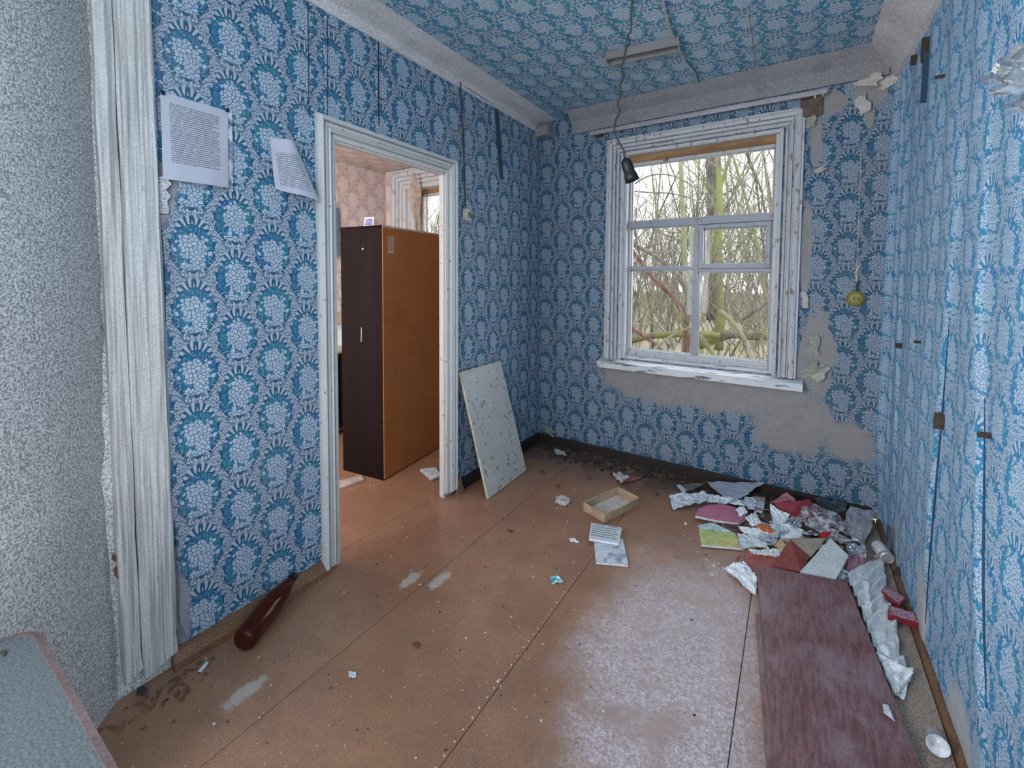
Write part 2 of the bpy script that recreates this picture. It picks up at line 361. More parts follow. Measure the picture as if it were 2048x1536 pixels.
def glassy(name, tint, gloss, rough, bstr=0, dens=.3, sc=30):
    m, nt, b = new_mat(name); nt.nodes.remove(b); out = nt.nodes['Material Output']
    t = nt.nodes.new('ShaderNodeBsdfTransparent'); t.inputs[0].default_value = (*tint, 1)
    g = nt.nodes.new('ShaderNodeBsdfGlossy'); g.inputs['Roughness'].default_value = rough; g.inputs['Color'].default_value = (.9, .95, 1, 1)
    mx = nt.nodes.new('ShaderNodeMixShader')
    if bstr:
        v = coords(nt); h = nz(v, sc, 4); bn = nt.nodes.new('ShaderNodeBump'); bn.inputs['Strength'].default_value = bstr; bn.inputs['Distance'].default_value = .01
        nt.links.new(h.k, bn.inputs['Height']); nt.links.new(bn.outputs[0], g.inputs['Normal'])
        d = nt.nodes.new('ShaderNodeBsdfDiffuse'); d.inputs[0].default_value = (.75, .8, .85, 1)
        m2 = nt.nodes.new('ShaderNodeMixShader'); f = ss(h, .45, .65)*dens+.08; nt.links.new(f.k, m2.inputs[0]); nt.links.new(t.outputs[0], m2.inputs[1]); nt.links.new(d.outputs[0], m2.inputs[2])
        nt.links.new(m2.outputs[0], mx.inputs[1])
    else: nt.links.new(t.outputs[0], mx.inputs[1])
    fr = nt.nodes.new('ShaderNodeFresnel'); fr.inputs[0].default_value = 1.45
    f2 = (S(nt, fr.outputs[0])*gloss).cl(); nt.links.new(f2.k, mx.inputs[0]); nt.links.new(g.outputs[0], mx.inputs[2]); nt.links.new(mx.outputs[0], out.inputs[0]); return m
GLASS = glassy('window_glass', (.97, .98, .98), .10, .02)
PLAST = glassy('clear_plastic', (.93, .94, .96), 1.6, .12, .9, .55)
PLASTP = glassy('pink_clear_plastic', (.95, .80, .84), 1.6, .12, .9, .6, 22)
def bottle_mat():
    m, nt, b = new_mat('brown_bottle'); setc(nt, b, 'Base Color', (.22, .035, .015)); setc(nt, b, 'Roughness', .06); b.inputs['Transmission Weight'].default_value = .8
    b.inputs['IOR'].default_value = 1.3; return m
BOTTLE = bottle_mat()
def bark(name, c1, c2, moss=None):
    m, nt, b = new_mat(name); o = coords(nt); n = nz(mapv(o, (3, 3, .7)), 6, 5, .7)
    c = mix(nt, ss(n, .35, .65), c1, c2)
    if moss: c = mix(nt, ss(nz(o, 1.3, 4), .42, .58), c, moss)
    setc(nt, b, 'Base Color', c); setc(nt, b, 'Roughness', .85); bump(nt, b, n, .5, .02); return m
BARK = bark('grey_bark', (.035, .03, .028), (.12, .105, .09))
BARK2 = bark('pale_bark', (.10, .09, .075), (.26, .25, .20), (.13, .14, .065))
TWIG = bark('twig_bark', (.05, .04, .035), (.22, .19, .16))
MOSSY = bark('mossy_bark', (.06, .045, .03), (.13, .11, .08), (.12, .14, .03))
REDBARK = bark('reddish_bark', (.06, .025, .02), (.16, .09, .075))
LITTER = plain('leaf_litter', (.26, .23, .17), .9, .4, 3, .4, 60, .6, (.20, .26, .06), (1.6, .5, .6))

# print on paper: rows of dark lines in UV space
def printed(name, rows, base=(.44, .46, .53), ink=(.05, .05, .07), lo=.20, hi=.90, left=.12, right=.86, dens=1.0):
    m, nt, b = new_mat(name); uv = coords(nt, 'UV'); u, v, _ = sep(uv)
    rowid = (v*rows)._m('FLOOR'); stripe = ((v*rows).fr()-.5).abs().lt(.20)
    r1 = nz(comb(nt, 0.0, rowid*.37), 7, 0); endu = r1*.55+.50
    words = ss(nz(comb(nt, u*60, rowid*3.1), 1.0, 1), .36, .42)
    skip = nz(comb(nt, 2.0, rowid*.9), 3.3, 0).gt(.36)
    msk = stripe*words*u.gt(left)*u.lt(right)*u.lt(endu+.1)*v.gt(lo)*v.lt(hi)*skip*dens
    g = nz(uv, 120, 2); c = mix(nt, ss(g, .3, .7)*.25, base, (.25, .26, .3)); c = mix(nt, msk*.85, c, ink)
    setc(nt, b, 'Base Color', c); setc(nt, b, 'Roughness', .7); return m
PRINT = printed('printed_sheet', 40)
PRINT2 = printed('printed_small', 26, lo=.1, hi=.75)
PRINT3 = printed('sticker_print', 11, (.42, .30, .22), (.12, .06, .04), .06, .95, .05, .95)

# ------------------------------------------------------------------ room shell
CEIL = 2.64; RW = 2.236; WT = .028
# floor slab, and the planks of hardboard that lie on it
fl = structure('floor', *quadwall('z', -.02, -3.0, 2.5, -5.2, .0, 1, 1)[:2], mat=DARK, origin=(0, 0, -.02))
seams = [-1.9, -1.25, -.66, -.075, .435, .995, 1.672, 2.06]
for i in range(len(seams)-1):
    a, b_ = seams[i]+.0012, seams[i+1]-.0012
    yend = -3.45 if b_ < .05 else -5.0
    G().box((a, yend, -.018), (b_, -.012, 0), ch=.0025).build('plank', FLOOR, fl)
G().box((2.063, -5.0, -.018), (2.214, -.012, .004), ch=.003).build('plank', TAN, fl, label='bare tan floor plank along the right wall')
# nail heads beside the seam
nh = G()
yy = -1.36
while yy > -2.9:
    nh.lathe([(.0030, 0), (.0030, .001), (.0018, .0018)], Matrix.Translation((.985+random.uniform(-.0015, .0015), yy, 0)), 6); yy -= random.uniform(.032, .048)
nh.build('nail_heads', FLAKE, fl, kind='stuff', label='row of nail heads along a floor seam')
lines = G()
structure('ceiling', *(lambda q: (q[0], q[1]))(quadwall('z', CEIL, 0, RW, -5.0, 0)), mat=WP_C, uvs=quadwall('z', CEIL, 0, RW, -5.0, 0)[2])
ceil = bpy.data.objects['ceiling']
# paper seams on the ceiling: thin overlapped edges
for (a, b_) in (((1172, 0), (1250, 75)), ((1498, 30), (1512, 128))):
    p, q = on(*a, 'z', CEIL-.001), on(*b_, 'z', CEIL-.001)
    G().tube([p, q], .0012, 4).build('paper_seam', BROWN, ceil)
# left wall with doorway
DY0, DY1, DZ = -1.935, -1.173, 2.0
holes = ((DY0, DY1, -1, DZ),)
def ldisp(u, z): return .004*noise.noise(Vector((u*2.2, z*1.4, 3)))
q = quadwall('x', 0, -2.655, 0, .065, CEIL, 40, 40, ((DY0, DY1, .065, DZ),), ldisp)
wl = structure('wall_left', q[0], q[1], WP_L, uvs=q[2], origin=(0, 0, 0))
# body of that wall behind the paper, with the pink paper of the next room on its back
g = G(); g.box((-WT, -2.84, 0), (-.008, DY0, CEIL)); g.box((-WT, DY1, 0), (-.008, .0, CEIL)); g.box((-WT, DY0, DZ), (-.008, DY1, CEIL))
g.build('wall_core', PLASTER, wl)
# lower sheet of wallpaper standing a little off the wall
def lowsheet(a, c):
    y = -2.600+a*.585; z = .075+c*1.50
    y0 = y+(.012*math.sin(c*9) if a == 0 else 0)
    if a < .08 and c < .06: y0 += .03*(1-c/.06)
    return (.004+.004*noise.noise(Vector((y*4, z*3, 0)))+.010*max(0, 1-a*14), y0+(.018*(1-c)), z)
vs, fs = grid(28, 40, lowsheet)
mesh('wallpaper_sheet', vs, fs, WP_L, wl, smooth=True, uvs=[(v[1], v[2]) for v in vs])
# torn bit above the sheet
vs, fs = grid(6, 6, lambda a, c: (.008+.012*a*c, -2.60+.03*a+.008*math.sin(c*17), 1.58+.12*c))
mesh('wallpaper_tear', vs, fs, GREYB, wl, uvs=[(v[1], v[2]) for v in vs])
# cracks in the left wallpaper
for (pts, r) in ([((757, 68), (757, 170), (758, 250))], .003), ([((616, 0), (617, 120), (618, 232))], .0016), ([((655, 35), (655, 235))], .0016):
    G().tube([on(*p, 'x', .002) for p in pts[0]], r, 4).build('crack', DARK, wl)
p0, p1 = on(993, 218, 'x', .004), on(1003, 358, 'x', .004)
g = G(); g.add([p0+Vector((0, -.028, 0)), p0+Vector((0, .028, 0)), p1+Vector((0, .028, 0)), p1+Vector((0, -.022, 0)),
    p0+Vector((.006, -.028, 0)), p0+Vector((.006, -.012, 0)), p1+Vector((.006, .004, 0)), p1+Vector((.006, -.022, 0))], [(0, 1, 2, 3), (4, 5, 6, 7), (0, 4, 7, 3), (0, 1, 5, 4)])
g.build('torn_slit', plain('slit_blue', (.03, .07, .10), .9), wl, label='dark slit where the wallpaper has split below the ceiling')
# skirting
DKB = plain('dark_skirting', (.018, .009, .008), .7, .4, 12, .4, 200, .4)
G().prism([(0, -2.60, 0), (.034, -2.60, 0), (.034, -2.60, .028), (.020, -2.60, .058), (0, -2.60, .068)], (0, .60, 0)).build('baseboard_left', BROWN, kind='structure')
G().prism([(0, -1.083, 0), (.03, -1.083, 0), (.03, -1.083, .05), (.012, -1.083, .068), (0, -1.083, .068)], (0, 1.08, 0)).build('baseboard_left', DKB, kind='structure')
G().prism([(.03, 0, 0), (.03, -.02, 0), (.03, -.02, .05), (.03, -.005, .065), (.03, 0, .065)], (2.17, 0, 0)).build('baseboard_far', DKB, kind='structure')
G().prism([(2.216, -4.9, 0), (2.236, -4.9, 0), (2.236, -4.9, .022), (2.228, -4.9, .022), (2.216, -4.9, .010)], (0, 4.87, 0)).build('baseboard_right', BROWN, kind='structure')
# far wall with its window opening and, beyond the partition, the next room's window
WX0, WX1, WZ0, WZ1 = .70, 1.70, .775, 2.30
def fdisp(u, z): return -.004*abs(noise.noise(Vector((u*3, z*2, 9))))
q = quadwall('y', 0, 0, RW, .06, CEIL, 50, 44, ((WX0, WX1, WZ0, WZ1),), fdisp)
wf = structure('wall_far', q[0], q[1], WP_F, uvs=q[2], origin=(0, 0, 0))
g = G()
for (a, b_, c, d) in ((-WT, WX0, 0, CEIL), (WX1, RW+.2, 0, CEIL), (WX0, WX1, 0, WZ0), (WX0, WX1, WZ1, CEIL)): g.box((a, .008, c), (b_, .26, d))
g.build('wall_core', PLASTER, wf)
# right wall: wallpaper hanging loose in long folds
def rdisp(u, z):
    lo = max(0, min(1, (2.1-z)/1.5)); ft = .2+.8*min(1, z/.55); d = 0
    yc = -1.02-.08*(z-.1); t = u-yc
    if t > 0: d += .014*lo*max(0, 1-t/.50)**2
    elif t > -.02: d += .014*lo*(1+t/.02)
    yc2 = -1.66+.20*min(1.3, z); t2 = u-yc2
    if t2 > 0: d += .016*lo*max(0, 1-t2/.36)**2
    elif t2 > -.022: d += .016*lo*(1+t2/.022)
    d += .012*math.exp(-((u+.16)/.02)**2)+.030*math.exp(-((u+.0)/.05)**2)+.008*math.exp(-((u+.36-.05*z)/.02)**2)
    d += .0028*math.sin(u*23+1.2*math.sin(z*1.6))+.005*noise.noise(Vector((u*4, z*1.2, 4)))
    return -d*ft
q = quadwall('x', RW, -5.0, 0, .014, CEIL, 700, 40, ((-4.85, -3.85, .8, 2.2),), rdisp)  # opening behind the camera is added for the right fill lamp
uvr = []; nq = len(set(v[1] for v in q[0]))
for j in range(len(q[0])//nq):
    L_ = 0.0; row = q[0][j*nq:(j+1)*nq]
    acc_ = [0.0]
    for i in range(nq-1, 0, -1): acc_.append(acc_[-1]-math.hypot(row[i][0]-row[i-1][0], row[i][1]-row[i-1][1]))
    for i in range(nq): uvr.append((acc_[nq-1-i], row[i][2]))
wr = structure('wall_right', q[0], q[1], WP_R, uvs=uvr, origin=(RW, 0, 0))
for f in wr.data.polygons: f.use_smooth = True
G().box((RW+.008, -3.8, 0), (RW+.2, .26, CEIL)).build('wall_core', PLASTER, wr)
for (fc, z0_, z1_) in ((lambda z: -1.02-.08*(z-.1)-.021, .10, 1.25), (lambda z: -1.66+.20*min(1.3, z)-.023, .28, 1.05)):  # navy tubes stand in for the shadow lines along the fold edges
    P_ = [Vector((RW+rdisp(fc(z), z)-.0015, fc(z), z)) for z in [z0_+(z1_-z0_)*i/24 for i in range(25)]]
    G().tube(P_, [.0008+.0045*math.sin(3.14*i/24)*(1-i/48) for i in range(25)], 5).build('fold_shadow', plain('fold_shadow_navy', (.015, .05, .10), .9), wr)
# torn holes and marks on right wall
def rp(px, py, d=.02): return on(px, py, 'x', RW-d)
for (px, py, w, h) in ((1843, 100, .05, .10), (1822, 120, .03, .05), (1868, 845, .018, .07), (1955, 868, .014, .02), (1828, 683, .010, .012), (1870, 155, .012, .012), (1790, 690, .008, .03)):
    c = rp(px, py, .024); n = 9
    pts = [c+Vector((0, w*.5*math.cos(6.283*k/n)*random.uniform(.6, 1.2), h*.5*math.sin(6.283*k/n)*random.uniform(.6, 1.2))) for k in range(n)]
    G().prism(pts, (.03, 0, 0)).build('hole', SOOT, wr)
a, b_ = rp(1848, 110, .018), rp(1841, 205, .018)
G().prism([a+Vector((0, -.014, 0)), a+Vector((0, .014, 0)), b_+Vector((0, .008, 0)), b_+Vector((0, -.006, 0))], (.02, 0, 0)).build('crack', plain('slit_navy', (.02, .05, .09), .9), wr)
G().box((RW-.030, -.46, .05), (RW-.018, -.42, .17), ch=.004).build('dark_flap', plain('dark_teal_scrap', (.05, .09, .11), .8, .4, 30), wr)
# unpapered wall round the left: rounded plaster stove corner
prof = [(-.012, -2.742), (.03, -2.785), (.085, -2.83), (.16, -2.905), (.25, -3.01), (.33, -3.15), (.38, -3.35), (.40, -3.7)]
vs, fs = [], []
NZ = 30
for j in range(NZ+1):
    z = 2.75*j/NZ
    for i, (x, y) in enumerate(prof):
        k = .008*noise.noise(Vector((x*6, y*6, z*2)))
        if i == 0: k += .006*noise.noise(Vector((7, 1, z*9)))
        vs.append((x+k, y+k, z))
n = len(prof)
for j in range(NZ):
    for i in range(n-1): fs.append((j*n+i, j*n+i+1, (j+1)*n+i+1, (j+1)*n+i))
ws = structure('wall_near_left', vs, fs, PLASTER, smooth=True)
for (px, py, w, h) in ((232, 1115, .022, .022), (234, 1140, .012, .05), (240, 1150, .02, .018)):
    c = on(px, py, 'x', .0)+Vector((.012, 0, 0)); n_ = 8
    G().prism([c+Vector((0, w*.5*math.cos(6.283*k/n_)*random.uniform(.6, 1.2), h*.5*math.sin(6.283*k/n_)*random.uniform(.6, 1.2))) for k in range(n_)], (-.02, 0, 0)).build('hole', BROWN, ws)
# white boards at the end of the left wall
tr = empty('trim_1', (0, -2.67, 0), kind='structure')
def board(y0, y1, th, sk, name='plank'):
    g = G(); N = 26; vs = []
    for j in range(N+1):
        z = .03+(CEIL-.035)*j/N; s_ = sk*(1-j/N); w = .003*noise.noise(Vector((y0*50, z*5, 0)))
        if j == 0: w += .004
        for (x, y) in ((-.004, y0+s_+w), (th, y0+s_+w), (th, y1+s_+w), (-.004, y1+s_+w)): vs.append((x, y, z+(.03*(y-y0)/(y1-y0) if j == 0 else 0)))
    fs = [(j*4+i, j*4+(i+1) % 4, (j+1)*4+(i+1) % 4, (j+1)*4+i) for j in range(N) for i in range(4)]+[(3, 2, 1, 0), (N*4, N*4+1, N*4+2, N*4+3)]
    return g.add(vs, fs).build(name, POST, tr)
board(-2.752, -2.706, .020, .020); board(-2.704, -2.612, .026, .022); board(-2.610, -2.603, .012, .022, 'batten')
# back walls (behind the camera), lamp opening added at left; next room's shell
structure('wall_back', *quadwall('y', -5.0, 0, RW, 0, CEIL, 1, 1)[:2], mat=PLASTER)
structure('wall_rear_left', *quadwall('x', .40, -5.0, -3.7, 0, CEIL, 1, 1, ((-4.75, -3.75, .8, 2.2),))[:2], mat=PLASTER)
NC = 2.47; NX = -1.87
q = quadwall('x', NX, -3.5, 0, 0, NC+.0, 4, 4); structure('wall_next_left', q[0], q[1], WP_P, uvs=q[2])
q = quadwall('y', 0, NX, -WT, 0, NC, 4, 4, ((-1.58, -.62, .85, 2.29),)); wn = structure('wall_next_far', q[0], q[1], WP_P, uvs=q[2])
g = G()
for (a, b_, c, d) in ((NX-.1, -1.58, 0, CEIL), (-.62, -WT, 0, CEIL), (-1.58, -.62, 0, .85), (-1.58, -.62, 2.29, CEIL)): g.box((a, .008, c), (b_, .24, d))
g.build('wall_core', PLASTER, wn)
q = quadwall('z', NC, NX, -WT-.002, -3.5, 0, 4, 4); structure('ceiling_next', q[0], q[1], WP_P, uvs=q[2])
q = quadwall('x', -WT-.003, -3.5, 0, 0, NC, 4, 4, ((DY0, DY1, -1, DZ), (-3.44, -2.86, .6, 2.3))); structure('wall_next_right', q[0], [f[::-1] for f in q[1]], WP_P, uvs=q[2])  # second opening is added for the next room's fill lamp
structure('wall_next_back', *quadwall('y', -3.5, NX, -WT, 0, NC, 1, 1)[:2], mat=PLASTER)
G().tube([(NX+.004, -3.4, NC-.012), (NX+.004, -.0, NC-.012)], .004, 5).build('trim_2', EDGE, kind='structure')

# ------------------------------------------------------------------ cornices
def sweep(prof, p0, p1, ax, name, mat, amp=.004, N=40, seed=0):
    vs = []; n = len(prof)
    for j in range(N+1):
        t = p0+(p1-p0)*j/N
        for i, (a, z) in enumerate(prof):
            k = amp*noise.noise(Vector((t*3.1, i*1.7, seed)))
            vs.append((a+k, t, z+k) if ax == 'y' else (t, a+k, z+k))
    fs = [(j*n+i, j*n+(i+1) % n, (j+1)*n+(i+1) % n, (j+1)*n+i) for j in range(N) for i in range(n)]
    fs += [tuple(range(n))[::-1], tuple(range(N*n, (N+1)*n))]
    return mesh(name, vs, fs, mat, kind='structure')
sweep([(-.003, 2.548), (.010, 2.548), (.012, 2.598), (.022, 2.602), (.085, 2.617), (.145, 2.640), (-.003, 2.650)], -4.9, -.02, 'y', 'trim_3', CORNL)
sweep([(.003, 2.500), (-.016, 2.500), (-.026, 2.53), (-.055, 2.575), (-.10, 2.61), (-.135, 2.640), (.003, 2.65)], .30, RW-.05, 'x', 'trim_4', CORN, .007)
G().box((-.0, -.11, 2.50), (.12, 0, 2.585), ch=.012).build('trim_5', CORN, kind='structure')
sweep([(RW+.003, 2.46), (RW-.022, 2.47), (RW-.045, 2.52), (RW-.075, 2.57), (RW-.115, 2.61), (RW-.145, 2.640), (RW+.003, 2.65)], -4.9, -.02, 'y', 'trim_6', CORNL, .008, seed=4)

# ------------------------------------------------------------------ moulded casings
def casing(root, P, u0, u1, z0, z1, prof, mat):
    """P(u,out,z) -> world; prof = [(offset outward from the opening, projection)]"""
    n = len(prof)
    def piece(a, b_):
        vs = a+b_; fs = [(i, i+1, n+i+1, n+i) for i in range(n-1)]+[tuple(range(n))[::-1], tuple(range(n, 2*n))]
        mesh('casing', vs, fs, mat, root)
    piece([P(u0-o, h, z0) for o, h in prof], [P(u0-o, h, z1+o) for o, h in prof])
    piece([P(u1+o, h, z0) for o, h in prof], [P(u1+o, h, z1+o) for o, h in prof])
    piece([P(u0-o, h, z1+o) for o, h in prof], [P(u1+o, h, z1+o) for o, h in prof])
DP = [(-.004, -.005), (-.004, .012), (.010, .018), (.013, .004), (.019, .004), (.022, .022), (.030, .030), (.038, .022), (.043, .030), (.052, .034), (.055, .012), (.061, .012), (.064, .034), (.072, .040), (.082, .036), (.088, .020), (.088, -.005)]
d1 = empty('door_1', (0, -1.55, 0), kind='structure')
casing(d1, lambda u, h, z: Vector((h, u, z)), DY0, DY1, .03, DZ, DP, TRIM)
casing(d1, lambda u, h, z: Vector((-WT-h-.004, u, z)), DY0, DY1, .0, DZ, DP, TRIM)
for lo, hi in (((-WT-.003, DY0-.004, .0), (.0, DY0+.012, DZ)), ((-WT-.003, DY1-.012, 0), (.0, DY1+.004, DZ)), ((-WT-.003, DY0, DZ-.014), (.0, DY1, DZ+.004))):
    G().box(lo, hi, ch=.002).build('jamb', TRIM, d1)
WPf = [(-.006, .10), (-.006, .004), (.004, .010), (.014, .014), (.017, -.006), (.023, -.006), (.026, .014), (.038, .022), (.042, .002), (.049, .002), (.052, .024), (.064, .030), (.068, .008), (.075, .008), (.078, .030), (.094, .038), (.106, .034), (.110, .024), (.120, .024), (.124, -.004)]
WPf = [(o, h if h < .09 else -.10) for o, h in WPf]
w1 = empty('window_1', (1.2, 0, WZ0), kind='structure')
casing(w1, lambda u, h, z: Vector((u, -h, z)), WX0, WX1-.01, WZ0-.01, WZ1-.02, WPf, TRIMW)
# reveal boards, raw header and side
def wb(lo, hi, name, mat, ch=.003, label=None, par=None): return G().box(lo, hi, ch=ch).build(name, mat, par or w1, label=label)
wb((WX0-.03, .02, WZ0-.02), (WX0+.025, .20, WZ1), 'jamb', TRIMW)
wb((WX1-.035, .02, WZ0-.02), (WX1+.03, .20, WZ1), 'jamb', TRIMW)
wb((WX0, .045, 2.232), (WX1, .20, 2.30), 'header', RAW, label='bare orange-brown wooden header above the panes')
wb((1.668, .035, 1.30), (1.682, .20, 2.235), 'bare_strip', RAW)
vs = [(.95, .035, 2.262), (.985, .035, 2.26), (1.0, .03, 2.205), (.985, .028, 2.20), (.955, .04, 2.245)]
G().prism(vs, (0, .012, 0)).build('splinter', RAW, w1)
# sash bars at y = .08 .. .12
Y0, Y1 = .082, .120
wb((.725, Y0, 2.212), (1.665, Y1, 2.236), 'sash_rail', TRIMW)
wb((.712, Y0-.01, .80), (.738, Y1, 2.236), 'sash_stile', SASH)
wb((1.655, Y0-.01, .80), (1.672, Y1, 2.236), 'sash_stile', SASH)
wb((.735, Y0-.012, 1.748), (1.657, Y1, 1.800), 'transom', SASH)
wb((.712, Y0, .800), (1.668, Y1, .836), 'sash_rail', TRIMW)
wb((1.186, Y0-.008, .83), (1.222, Y1, 1.75), 'mullion', SASH)
wb((.735, Y0, 1.432), (1.19, Y1, 1.458), 'glazing_bar', SASH)
wb((1.22, Y0-.012, 1.418), (1.657, Y1, 1.442), 'glazing_bar', SASH)
# small hinged ventilation sash
vt = G().box((1.224, Y0-.028, 1.444), (1.252, Y1-.01, 1.744), ch=.003).box((1.624, Y0-.028, 1.444), (1.652, Y1-.01, 1.744), ch=.003).box((1.25, Y0-.028, 1.444), (1.626, Y1-.01, 1.474), ch=.003).box((1.25, Y0-.028, 1.716), (1.626, Y1-.01, 1.744), ch=.003).build('vent_sash', SASH, w1, label='small hinged ventilation sash')
def pane(x0, x1, z0, z1, par=w1): G().box((x0, .100, z0), (x1, .1025, z1)).build('pane', GLASS, par)
pane(.738, 1.655, 1.80, 2.212); pane(.738, 1.186, 1.458, 1.748); pane(.738, 1.186, .836, 1.432); pane(1.222, 1.655, .836, 1.418); pane(1.252, 1.624, 1.474, 1.716, vt)
# white glazing beads catch the light round the panes
for (x0, x1, z0, z1) in ((.738, 1.655, 1.80, 2.212), (.738, 1.186, 1.458, 1.748), (.738, 1.186, .836, 1.432), (1.222, 1.655, .836, 1.418), (1.252, 1.624, 1.474, 1.716)):
    t = .006; g = G()
    for lo, hi in (((x0, .106, z0), (x1, .118, z0+t)), ((x0, .106, z1-t), (x1, .118, z1)), ((x0, .106, z0), (x0+t, .118, z1)), ((x1-t, .106, z0), (x1, .118, z1))): g.box(lo, hi)
    g.build('glazing_bead', TRIMW, w1)
# sill
sl = G().prism([(.548, -.075, .700), (.548, -.075, .735), (.548, -.068, .745), (.548, .09, .790), (.548, .09, .70)], (1.30, 0, 0)).build('window_sill', SILL, w1)
G().box((.70, .085, .78), (1.70, .26, .80), ch=.004).build('outer_sill', TRIMW, w1)
# next room window
w2 = empty('window_2', (-1.1, 0, .85), kind='structure')
casing(w2, lambda u, h, z: Vector((u, -h, z)), -1.58, -.62, .84, 2.27, [(o*1.6, h) for o, h in WPf], TRIMW)
for lo, hi, m_ in (((-1.60, .02, .85), (-1.50, .09, 2.29), TRIMW), ((-1.52, .09, .85), (-1.455, .20, 2.29), RAW), ((-.70, .02, .85), (-.62, .2, 2.29), TRIMW), ((-1.58, .10, 2.22), (-.62, .2, 2.29), RAW), ((-1.46, .11, .9), (-1.43, .15, 2.22), TRIMW), ((-1.07, .11, .9), (-1.03, .15, 2.22), TRIMW), ((-1.46, .11, 2.195), (-.7, .15, 2.22), TRIMW), ((-1.5, .02, .84), (-.62, .2, .90), TRIMW)):
    G().box(lo, hi, ch=.003).build('window_frame', m_, w2)
G().box((-1.43, .128, .9), (-.7, .131, 2.195)).build('pane', GLASS, w2)

# torn wallpaper flaps on far wall: thin curling pieces
FLAPM = plain('paper_back', (.46, .45, .42), .8, .15, 20, .35)
GREENP = plain('greenish_old_paint', (.30, .32, .26), .8, .2, 12, .5)
def flap(cx, cz, w, h, ang, lift, mat, seed, par=None, wall='y'):
    rnd = random.Random(seed); n = 7; m_ = 3
    def fn(a, c):
        x = (a-.5)*w*(1+.25*noise.noise(Vector((a*4, c*4, seed)))); z = (c-.5)*h*(1+.25*noise.noise(Vector((a*5, c*3, seed+5)))); x += .12*w*math.sin(c*9+seed)
        X = x*math.cos(ang)-z*math.sin(ang); Z = x*math.sin(ang)+z*math.cos(ang)
        return Vector((cx+X, -.008-lift*(a**2)-.003*rnd.random(), cz+Z))
    vs, fs = grid(n, n, fn); o = mesh('paper_flap', vs, fs, mat, par or wf, smooth=True); return o
for i, (px, py, w, h, a, l, mt) in enumerate(((1738, 160, .10, .07, -.3, .03, FLAPM), (1775, 165, .07, .06, .2, .03, FLAPM), (1725, 210, .05, .10, .4, .025, FLAPM), (1640, 340, .05, .03, .3, .03, FLAPM),
    (1622, 740, .11, .06, .9, .03, GREENP), (1628, 690, .05, .12, 0, .012, GREENP), (1610, 600, .03, .10, .1, .015, FLAPM), (1620, 240, .05, .09, .2, .02, GREENP), (1640, 745, .05, .10, -.5, .035, FLAPM), (1100, 862, .10, .05, -.2, .03, GREENP))):
    c = on(px, py, 'y', -.01); flap(c.x, c.z, w, h, a, l, mt, i+3)
# rough dark wood blocks left where a curtain pole was fixed
c = on(1625, 215, 'y', -.02); G().box((c.x-.06, -.03, c.z-.05), (c.x+.05, 0, c.z+.06), ch=.01).build('bare_block', plain('grey_lath', (.13, .10, .08), .9, .4, 20), wf)
# far wall: thin seam line
G().tube([on(1722, 300, 'y', -.004), on(1716, 480, 'y', -.004), on(1712, 570, 'y', -.004)], .0018, 5).build('bell_wire', WIRE, wf)

# ------------------------------------------------------------------ fittings
# curtain rail above window
cr = empty('curtain_rail', (1.18, -.06, 2.44), 'thin grey aluminium curtain rail across the wall above the window', 'rail')
a, b_ = on(1180, 268, 'y', -.06), on(1655, 182, 'y', -.06)
G().prism([a+Vector((0, 0, .014)), a+Vector((0, 0, -.014)), a+Vector((0, -.012, -.014)), a+Vector((0, -.012, -.010)), a+Vector((0, -.004, -.010)), a+Vector((0, -.004, .010)), a+Vector((0, -.012, .010)), a+Vector((0, -.012, .014))], b_-a).build('track', METAL, cr)
for t in (.04, .93):
    c = a.lerp(b_, t); G().box((c.x-.025, -.06, c.z-.02), (c.x+.025, .0, c.z+.02), ch=.003).build('bracket', plain('rusty_bracket', (.10, .07, .05), .8), cr)
for k in range(9):
    c = a.lerp(b_, random.choice((.2, .23, .26, .30, .36, .42, .97, .955, .985))+random.uniform(-.01, .01))
    G().tube([c+Vector((0, -.008, -.012)), c+Vector((0, -.008, -.030))], .002, 5).build('runner', TRIM, cr)
# metal channel on the ceiling
a, b_ = on(1214, 122, 'z', CEIL-.03), on(1360, 92, 'z', CEIL-.03); d = (b_-a); w = Vector((-d.y, d.x, 0)).normalized()*.055
lf = empty('ceiling_lamp_channel', (a+b_)/2, 'empty grey metal lamp channel screwed to the papered ceiling', 'lamp channel')
g = G()
pr = [(-1, .028), (-1, 0), (-.8, -.012), (-.62, -.012), (-.55, .016), (.55, .016), (.62, -.012), (.8, -.012), (1, 0), (1, .028)]
vs = [a+w*s_+Vector((0, 0, z)) for s_, z in pr]+[b_+w*s_+Vector((0, 0, z)) for s_, z in pr]; n = len(pr)
g.add(vs, [(i, i+1, n+i+1, n+i) for i in range(n-1)]+[tuple(range(n))[::-1], tuple(range(n, 2*n))]); g.build('channel', LAMPM, lf)
for e_, s_ in ((a, 1), (b_, -1)):
    g = G().prism([e_+w*-1+Vector((0, 0, -.014)), e_+w+Vector((0, 0, -.014)), e_+w+Vector((0, 0, .028)), e_-w+Vector((0, 0, .028))], d.normalized()*.006*s_); g.build('end_plate', METAL, lf)
